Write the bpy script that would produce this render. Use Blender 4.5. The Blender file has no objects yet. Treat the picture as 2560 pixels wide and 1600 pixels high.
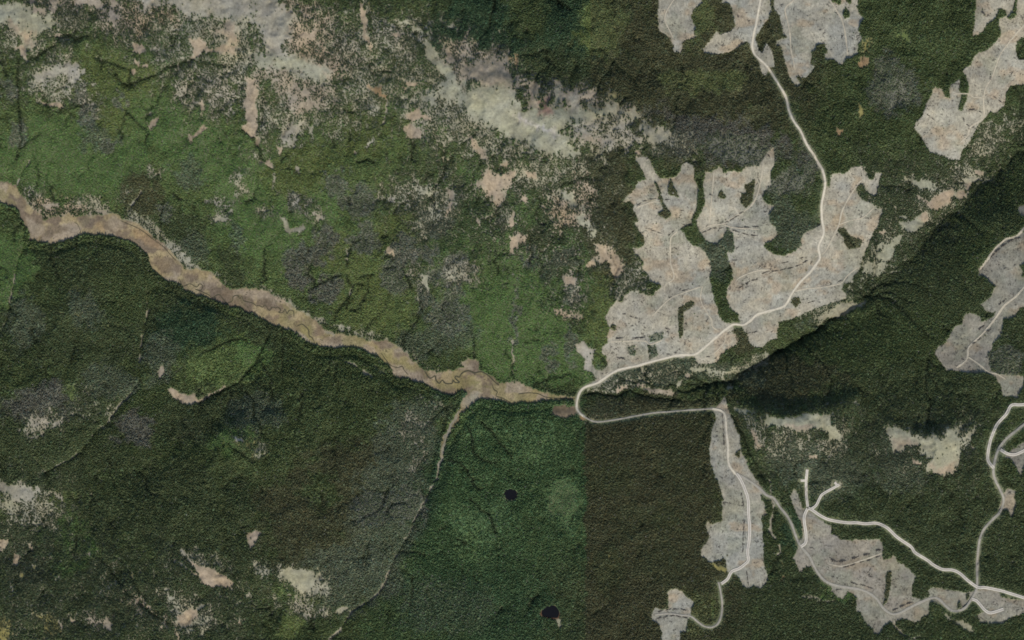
import bpy, bmesh, math, random
import numpy as np
from mathutils import Vector

random.seed(7)
rng = np.random.default_rng(11)
scene = bpy.context.scene
COL = scene.collection
R = math.radians

# ------------------------------------------------------------------ camera, sky, sun, exposure
S = 1.5                      # metres per photo pixel (photo 2560 x 1600)
CAM_Z = 20000.0
cam_d = bpy.data.cameras.new('camera')
cam = bpy.data.objects.new('camera', cam_d)
COL.objects.link(cam)
cam.location = (0, 0, CAM_Z)
cam.rotation_euler = (0, 0, 0)
cam_d.sensor_width = 36.0
cam_d.lens = 36.0 * (CAM_Z - 40.0) / (2560 * S)
cam_d.clip_start = 100.0
cam_d.clip_end = 90000.0
scene.camera = cam

SUN_EL, SUN_AZ = 48.0, 167.0          # degrees; azimuth clockwise from north (up in the picture)
world = bpy.data.worlds.new('World')
scene.world = world
world.use_nodes = True
wt = world.node_tree
wt.nodes.clear()
sky = wt.nodes.new('ShaderNodeTexSky')
sky.sky_type = 'NISHITA'
sky.sun_disc = False
sky.sun_elevation = R(SUN_EL)
sky.sun_rotation = R(SUN_AZ)
bg = wt.nodes.new('ShaderNodeBackground')
bg.inputs['Strength'].default_value = 0.14
wo = wt.nodes.new('ShaderNodeOutputWorld')
wt.links.new(sky.outputs[0], bg.inputs['Color'])
wt.links.new(bg.outputs[0], wo.inputs['Surface'])

sun_d = bpy.data.lights.new('sun', 'SUN')
sun_d.energy = 3.3
sun_d.angle = R(0.53)
sun_d.color = (1.0, 0.955, 0.89)
sun = bpy.data.objects.new('sun', sun_d)
COL.objects.link(sun)
sdir = Vector((math.sin(R(SUN_AZ)) * math.cos(R(SUN_EL)), math.cos(R(SUN_AZ)) * math.cos(R(SUN_EL)), math.sin(R(SUN_EL))))
sun.rotation_euler = sdir.to_track_quat('Z', 'Y').to_euler()
sun.location = sdir * 8000

vs = scene.view_settings
vs.view_transform = 'Standard'
vs.look = 'None'
vs.exposure = 0.33
vs.gamma = 1.0
vs.use_curve_mapping = False
scene.cycles.filter_width = 1.75

# ------------------------------------------------------------------ small helpers
def link(o):
    COL.objects.link(o)
    return o

def tag(o, label=None, cat=None, group=None, kind=None):
    if label: o['label'] = label
    if cat: o['category'] = cat
    if group: o['group'] = group
    if kind: o['kind'] = kind
    return o

K = 2419.0 / 640.0
def T(c, r, pts):
    """points read off one enlarged sixteenth of the photo -> photo pixels"""
    return [(x / K + 640 * c, y / K + 400 * r) for x, y in pts]
def V(x):
    return x * 2560 / 2419.0

def lattice(seed):
    return np.random.default_rng(seed).random((257, 257))
def vnoise(x, y, seed):
    L = lattice(seed)
    xi = np.floor(x).astype(int); yi = np.floor(y).astype(int)
    fx = x - xi; fy = y - yi
    fx = fx * fx * (3 - 2 * fx); fy = fy * fy * (3 - 2 * fy)
    xi %= 256; yi %= 256
    a = L[yi, xi]; b = L[yi, xi + 1]; c = L[yi + 1, xi]; d = L[yi + 1, xi + 1]
    return (a * (1 - fx) + b * fx) * (1 - fy) + (c * (1 - fx) + d * fx) * fy
def fbm(x, y, seed, oct=4, gain=0.5):
    s = 0; a = 1; t = 0
    for k in range(oct):
        s = s + a * vnoise(x * 2 ** k + 13.7 * k, y * 2 ** k + 7.1 * k, seed + k)
        t += a; a *= gain
    return s / t
def sstep(a, b, x):
    t = np.clip((x - a) / (b - a), 0, 1)
    return t * t * (3 - 2 * t)

# ------------------------------------------------------------------ the photo-plane raster (one cell = 2.5 photo px = 3.75 m)
G = 2.5
NX, NY = 1024, 640
uu = np.arange(NX + 1) * G
vv = np.arange(NY + 1) * G
U, VV = np.meshgrid(uu, vv)
wobx = (fbm(U / 14, VV / 14, 101, 3) - 0.5)
woby = (fbm(U / 14, VV / 14, 131, 3) - 0.5)
fine = fbm(U / 5.5, VV / 5.5, 151, 2) - 0.5

RAG = (fbm(U / 46, VV / 46, 171, 4, 0.6) - 0.5) * 1.3 + (fbm(U / 15, VV / 22, 191, 3, 0.6) - 0.5) * 0.7
def window(x0, y0, x1, y1, pad):
    i0 = max(0, int((x0 - pad) / G)); i1 = min(NX + 1, int((x1 + pad) / G) + 2)
    j0 = max(0, int((y0 - pad) / G)); j1 = min(NY + 1, int((y1 + pad) / G) + 2)
    return slice(j0, max(j0, j1)), slice(i0, max(i0, i1))

def seg_dist(x, y, pts, closed):
    d = np.full(x.shape, 1e9)
    n = len(pts)
    for k in range(n if closed else n - 1):
        ax, ay = pts[k]; bx, by = pts[(k + 1) % n]
        dx, dy = bx - ax, by - ay
        q = dx * dx + dy * dy
        t = np.clip(((x - ax) * dx + (y - ay) * dy) / q, 0, 1) if q > 0 else 0 * x
        d = np.minimum(d, (x - ax - t * dx) ** 2 + (y - ay - t * dy) ** 2)
    return np.sqrt(d)

def inside(x, y, pts):
    r = np.zeros(x.shape, bool)
    n = len(pts)
    for k in range(n):
        ax, ay = pts[k]; bx, by = pts[(k + 1) % n]
        if ay == by: continue
        c = ((ay > y) != (by > y)) & (x < (bx - ax) * (y - ay) / (by - ay) + ax)
        r ^= c
    return r

STREAK = (fbm(U / 5.5, VV / 24, 711, 3) - 0.5)
def poly_mask(pts, soft=4, wob=8):
    """soft-edged, ragged mask of a polygon on the raster; returns window and mask"""
    # outlines that end at the picture's edge run on past it
    pts = [(x - 12 if x <= 1 else x + 12 if x >= 2559 else x, y - 12 if y <= 1 else y + 12 if y >= 1599 else y) for x, y in pts]
    xs = [p[0] for p in pts]; ys = [p[1] for p in pts]
    w = window(min(xs), min(ys), max(xs), max(ys), soft + wob + 4)
    x = U[w] + wobx[w] * wob * 2; y = VV[w] + woby[w] * wob * 2
    d = seg_dist(x, y, pts, True)
    sd = np.where(inside(x, y, pts), d, -d) + fine[w] * soft + STREAK[w] * soft * 1.7
    return w, sstep(-soft, soft, sd)

def line_mask(pts, width, soft=2, wob=3):
    xs = [p[0] for p in pts]; ys = [p[1] for p in pts]
    w = window(min(xs), min(ys), max(xs), max(ys), width + soft + wob + 4)
    x = U[w] + wobx[w] * wob * 2; y = VV[w] + woby[w] * wob * 2
    d = seg_dist(x, y, pts, False)
    return w, 1 - sstep(width - soft, width + soft, d)

def ell_mask(cx, cy, rx, ry, rot=0, soft=0.30, wob=26):
    m = max(rx, ry) * 1.9 + wob
    w = window(cx - m, cy - m, cx + m, cy + m, 0)
    x = U[w] + wobx[w] * wob * 2 - cx; y = VV[w] + woby[w] * wob * 2 - cy
    c, s = math.cos(R(rot)), math.sin(R(rot))
    q = np.sqrt(((x * c + y * s) / rx) ** 2 + ((-x * s + y * c) / ry) ** 2) + fine[w] * 0.35 + RAG[w] * 0.9
    return w, 1 - sstep(1 - soft, 1 + soft, q)

# ------------------------------------------------------------------ palettes: real surface colours (linear)
GC = {
    'floor': (0.088, 0.098, 0.050),
    'tan': (0.395, 0.320, 0.222),
    'orange': (0.36, 0.245, 0.13),
    'yellow': (0.25, 0.225, 0.085),
    'pale': (0.335, 0.318, 0.228),
    'palegrey': (0.345, 0.320, 0.245),
    'palegreen': (0.345, 0.336, 0.235),
    'pink': (0.345, 0.295, 0.218),
    'red': (0.315, 0.205, 0.15),
    'cutgrey': (0.388, 0.380, 0.315),
    'cutpink': (0.435, 0.400, 0.305),
    'cutdull': (0.335, 0.318, 0.248),
    'marsh': (0.405, 0.325, 0.182),
    'brownmarsh': (0.235, 0.182, 0.122),
    'olivemarsh': (0.290, 0.252, 0.112),
    'grass': (0.085, 0.11, 0.035),
    'greyfloor': (0.215, 0.215, 0.165),
    'gravel': (0.42, 0.385, 0.315),
    'white': (0.52, 0.48, 0.42),
}
for k_ in GC:
    if k_ not in ('floor', 'grass'): GC[k_] = tuple(x * 0.58 for x in GC[k_])
TC = {  # canopies
    'dk': (0.116, 0.145, 0.066),
    'md': (0.122, 0.158, 0.064),
    'nw': (0.160, 0.216, 0.076),
    'bg': (0.142, 0.228, 0.068),
    'ol': (0.172, 0.212, 0.070),
    'br': (0.142, 0.144, 0.074),
    'tl': (0.084, 0.140, 0.070),
    'gt': (0.175, 0.205, 0.128),
    'gy': (0.215, 0.218, 0.178),
    'pg': (0.190, 0.182, 0.148),
    'pl': (0.24, 0.235, 0.185),
}
dens = np.full(U.shape, 0.95)
gcol = np.empty(U.shape + (3,)); gcol[:] = GC['floor']
tcol = np.empty(U.shape + (3,)); tcol[:] = TC['md']
broad = np.full(U.shape, 0.10)
dead = np.full(U.shape, 0.03)
cover = np.zeros(U.shape, np.int16)      # 0 forest floor, 1 meadow, 2 marsh, 10+ clearcut blocks
hgt = np.full(U.shape, 1.0)

def lerp(field, w, m, val):
    if field.ndim == 3:
        field[w] = field[w] * (1 - m[..., None]) + np.array(val) * m[..., None]
    else:
        field[w] = field[w] * (1 - m) + val * m

# ---- canopies: broad patches of one colour of wood
def stand(cx, cy, rx, ry, key, rot=0, br=None, de=None, hh=None, soft=0.30):
    if key in ('gy', 'pg', 'gt') and cy < 850 and cx < 1450: rx, ry = rx * 0.72, ry * 0.72
    w, m = ell_mask(V(cx), V(cy), V(rx), V(ry), rot, soft)
    m = m * (0.75 if key in ('gy', 'pg', 'gt') else 0.92)
    lerp(tcol, w, m, TC[key])
    if br is None: br = {'bg': 0.75, 'ol': 0.45}.get(key, 0.08)
    if de is None: de = {'gy': 0.42, 'pg': 0.36, 'pl': 0.60, 'gt': 0.14}.get(key, 0.02)
    lerp(broad, w, m, br); lerp(dead, w, m, de)
    if hh is None: hh = {'bg': 0.62, 'gy': 0.8, 'ol': 0.75, 'pl': 0.7}.get(key, 1.0)
    lerp(hgt, w, m, hh)
    if key in ('gy', 'pg', 'pl'): lerp(gcol, w, m * 0.8, GC['greyfloor'])

# left of the stand boundary at x = 1463 the wood is greener, right of it browner
stand(640, 470, 800, 400, 'nw', 12, 0.3, 0.02, 0.8, 0.3)
for args in [
    # south-west block, dark first
    (700, 1250, 720, 520, 'md'), (250, 720, 330, 160, 'dk'), (420, 1250, 260, 160, 'dk'), (420, 1440, 330, 90, 'md'), (760, 1180, 150, 200, 'br'),
    (1180, 1250, 260, 330, 'tl'), (1500, 1250, 270, 330, 'br'), (1500, 1450, 330, 120, 'br'), (120, 1050, 170, 110, 'dk'),
    # north-east and right side
    (1650, 170, 330, 210, 'br'), (1250, 60, 190, 150, 'tl'), (1300, 170, 90, 60, 'dk'), (1130, 60, 110, 80, 'tl'),
    (2150, 180, 190, 180, 'md'), (2080, 330, 160, 120, 'md'), (2150, 480, 160, 120, 'md'), (2220, 620, 260, 150, 'dk'),
    (2000, 820, 260, 110, 'md'), (2180, 950, 260, 90, 'dk'), (2150, 1180, 330, 150, 'dk'), (2300, 1300, 240, 170, 'dk'),
    (1900, 1420, 130, 120, 'dk'), (2000, 1470, 250, 90, 'dk'), (2360, 820, 90, 120, 'dk'), (1840, 900, 130, 60, 'br'),
    (1500, 970, 160, 40, 'br'), (1430, 450, 70, 130, 'br'), (1450, 560, 70, 110, 'br'), (1550, 880, 200, 30, 'gt'), (1430, 1130, 60, 40, 'md'), (1560, 1330, 60, 50, 'dk'), (1440, 1340, 40, 60, 'md'), (1600, 1120, 40, 60, 'dk'), (1500, 1230, 50, 40, 'dk'), (1580, 1220, 40, 40, 'md'),
    (2230, 450, 150, 120, 'md'), (2330, 560, 150, 60, 'dk', -40),
]: stand(*args)
for args in [
    # bright young growth of the north-west hillside
    (400, 100, 90, 60, 'bg'), (330, 60, 50, 40, 'ol'), (260, 190, 130, 60, 'ol'), (395, 300, 90, 70, 'bg'), (250, 300, 60, 60, 'ol'), (160, 310, 70, 40, 'bg'),
    (90, 365, 110, 70, 'bg'), (200, 400, 140, 60, 'bg'), (300, 380, 60, 70, 'bg'), (480, 370, 70, 60, 'bg'), (590, 430, 70, 100, 'bg'),
    (560, 520, 70, 50, 'bg'), (650, 560, 80, 50, 'bg'), (720, 490, 90, 60, 'bg'), (700, 420, 80, 50, 'ol'), (880, 680, 90, 60, 'ol'),
    (870, 740, 80, 50, 'ol'), (800, 600, 60, 40, 'ol'), (930, 560, 60, 60, 'ol'), (1090, 560, 90, 80, 'bg'), (1110, 470, 70, 60, 'bg'), (1180, 520, 70, 90, 'bg'),
    (1150, 740, 90, 90, 'bg'), (1250, 690, 90, 120, 'bg'), (1330, 850, 80, 70, 'bg'), (1210, 860, 80, 50, 'bg'), (1290, 780, 60, 60, 'bg'), (1420, 760, 30, 90, 'ol', 0, 0.7),
    (1330, 610, 50, 60, 'bg'), (1350, 690, 40, 50, 'bg'), (860, 330, 70, 40, 'ol'), (900, 270, 90, 40, 'ol'), (980, 240, 50, 50, 'bg'), (740, 380, 60, 40, 'ol'), (1010, 290, 40, 40, 'bg'),
    (20, 640, 60, 80, 'bg'), (110, 690, 50, 50, 'md'), (520, 860, 110, 70, 'nw', -20, 0.4), (440, 780, 90, 50, 'tl'), (600, 820, 40, 50, 'bg'), (560, 1030, 60, 40, 'bg'),
    (1340, 1190, 42, 56, 'bg', 0, 0.9), (1130, 1220, 80, 70, 'tl', 0, 0.6), (1260, 1040, 70, 50, 'nw', 0, 0.4), (1110, 1290, 40, 40, 'nw', 0, .5), (1100, 1000, 80, 40, 'nw', 0, .4), (1120, 1150, 60, 60, 'tl'),
    (1420, 60, 50, 70, 'ol'), (1670, 190, 90, 30, 'ol'), (1640, 50, 40, 60, 'ol'), (2180, 85, 60, 30, 'md', 0, 0.3), (2080, 250, 70, 40, 'md'), (2100, 130, 60, 40, 'md'),
    (1820, 780, 60, 50, 'md'), (1690, 600, 30, 60, 'gt', -20), (1875, 480, 60, 90, 'gt'), (1900, 470, 40, 40, 'md'), (2330, 590, 60, 60, 'md'),
    (1640, 1440, 60, 60, 'ol', 0, 0.6), (1990, 1390, 40, 30, 'bg'), (1890, 1250, 40, 60, 'tl'), (700, 1000, 120, 80, 'md', 0, 0.2), (860, 960, 80, 70, 'md', 0, 0.1), (640, 1080, 80, 60, 'md', 0, 0.15),
    (760, 1150, 50, 40, 'md', 0, 0.2), (90, 1200, 80, 40, 'ol', 0, 0.4), (700, 1390, 40, 30, 'nw', 30, 0.5), (700, 1450, 30, 60, 'ol', 30, 0.4), (430, 1430, 120, 60, 'md'), (330, 1360, 110, 60, 'md', 45), (1250, 30, 50, 60, 'md'), (1180, 1440, 150, 100, 'tl'),
    (150, 1280, 60, 60, 'bg', 0, 0.3, None, 0.9), (2030, 560, 40, 30, 'dk'), (500, 970, 160, 60, 'dk', -15), (610, 770, 70, 40, 'dk', 25), (330, 470, 45, 60, 'br'), (900, 1080, 60, 50, 'br'),
]: stand(*args)
for args in [
    # grey dead stands
    (725, 600, 75, 42, 'pg', -15), (765, 560, 40, 30, 'pg', -30), (770, 690, 55, 45, 'pg', -40), (700, 650, 40, 40, 'pg'), (850, 480, 65, 55, 'gy'), (865, 560, 45, 45, 'gy'), (795, 430, 40, 40, 'gy'),
    (200, 255, 35, 70, 'gy', -5), (280, 240, 22, 28, 'gy'), (230, 330, 60, 40, 'gt'), (250, 345, 30, 30, 'gy'), (1075, 640, 48, 40, 'pl', -30), (1035, 530, 60, 45, 'gy', -20), (1010, 600, 40, 30, 'gy'), (450, 410, 40, 50, 'gt'),
    (25, 220, 30, 40, 'gy'), (40, 310, 24, 45, 'gy'), (1350, 810, 22, 60, 'gy'), (1300, 840, 18, 50, 'gy'), (1215, 740, 10, 90, 'gy'), (1000, 690, 20, 45, 'gy'),
    (1060, 780, 80, 70, 'gt'), (1060, 730, 60, 60, 'gy'), (980, 810, 60, 50, 'gt'), (560, 560, 20, 60, 'gt'), (425, 545, 65, 55, 'dk'), (460, 590, 50, 50, 'gt'), (390, 500, 30, 20, 'gy'),
    (930, 660, 40, 60, 'gy'), (950, 590, 50, 40, 'gy'), (690, 480, 20, 30, 'gy'), (1330, 610, 45, 28, 'gy', -10), (1290, 640, 40, 40, 'gt'), (1250, 620, 18, 22, 'gy'), (1255, 590, 14, 30, 'gy'), (1350, 690, 22, 40, 'gy'),
    (1700, 330, 180, 50, 'pg', 10), (1740, 350, 90, 26, 'pl', 10), (1870, 430, 45, 30, 'pl'), (1900, 560, 60, 30, 'gt'), (2105, 200, 50, 60, 'gy', -30), (2115, 230, 26, 26, 'pl'),
    (960, 1050, 70, 70, 'gt'), (980, 990, 80, 40, 'gt'), (920, 1150, 80, 60, 'gt'), (900, 1260, 80, 100, 'gt'), (890, 1200, 50, 40, 'gy'), (960, 1190, 40, 40, 'gy', -60), (870, 1380, 110, 60, 'gt', -30), (780, 1330, 60, 40, 'gt'),
    (1060, 1440, 110, 60, 'gt'), (1000, 1400, 50, 40, 'gt'), (380, 850, 40, 60, 'gt'), (60, 760, 60, 80, 'gt'), (210, 730, 60, 60, 'gt'), (260, 900, 60, 40, 'gt'), (100, 950, 80, 40, 'pg'), (320, 1010, 40, 40, 'pg', -50), (300, 700, 80, 60, 'md'),
    (600, 980, 60, 40, 'gt'), (1640, 860, 60, 22, 'gt'), (1480, 900, 50, 22, 'gt'), (1760, 880, 60, 30, 'gt'), (1980, 640, 26, 30, 'gt'), (1960, 730, 70, 26, 'gt', -20), (2380, 850, 40, 36, 'gy'), (1960, 1120, 80, 50, 'gt'), (1850, 1090, 40, 50, 'gt'), (1900, 1100, 60, 40, 'gt'), (2120, 1100, 60, 60, 'gt'),
]: stand(*args)
seam = 1463 + 26 * (fbm(VV / 24, VV * 0 + 3, 77, 4, 0.65) - 0.5) + 10 * fine
crk = np.interp(VV, [900, 1000, 1100, 1240, 1330, 1440, 1600], [1165, 1150, 1125, 1080, 1040, 985, 860])
mk = (sstep(0, 40, U - crk + 40 * RAG) * (U < seam) * sstep(990, 1010, VV) * (0.9 - 0.45 * sstep(1330, 1500, VV + 80 * RAG)))[..., None]
tcol = tcol * (1 - mk) + np.array((0.122, 0.194, 0.080)) * mk
mz = (U > seam) & (VV > 1030) & (U < 1780)
tcol[mz] = tcol[mz] * 0.35 + np.array(TC['br']) * 0.65
broad[mz] *= 0.3; hgt[mz] = 1.05
mz = (U > 1475) & (VV < 250) & (U < 1900)
tcol[mz] = tcol[mz] * 0.6 + np.array(TC['br']) * 0.4

# ---- openings: meadow, bare ground, scree.  (tile column, row, outline, softness, trees left, colour)
def opening(c, r, pts, key, left=0.05, soft=4, wob=7, mark=True):
    if left >= 0.3 and soft >= 7: soft, wob = soft * 1.7, wob * 2.2
    elif soft >= 5: soft, wob = soft * 1.9, wob * 1.5
    w, m = poly_mask(T(c, r, pts), soft, wob)
    if left >= 0.3 and soft >= 11: m = np.clip(m * (1 + 1.1 * RAG[w]), 0, 1)
    lerp(dens, w, m if left < 0.3 else m, left * (0.6 if left < 0.3 else 1)); lerp(gcol, w, m, GC[key]); lerp(broad, w, m, 0.2); lerp(dead, w, m, 0.02)
    lerp(hgt, w, m, 0.62 if left < 0.78 else 0.85)
    if key not in ('grass',): lerp(tcol, w, m * 0.7, (0.085, 0.100, 0.056))
    if mark:
        cw = cover[w]; cw[(m > 0.5) & (left < 0.4)] = 1

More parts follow.
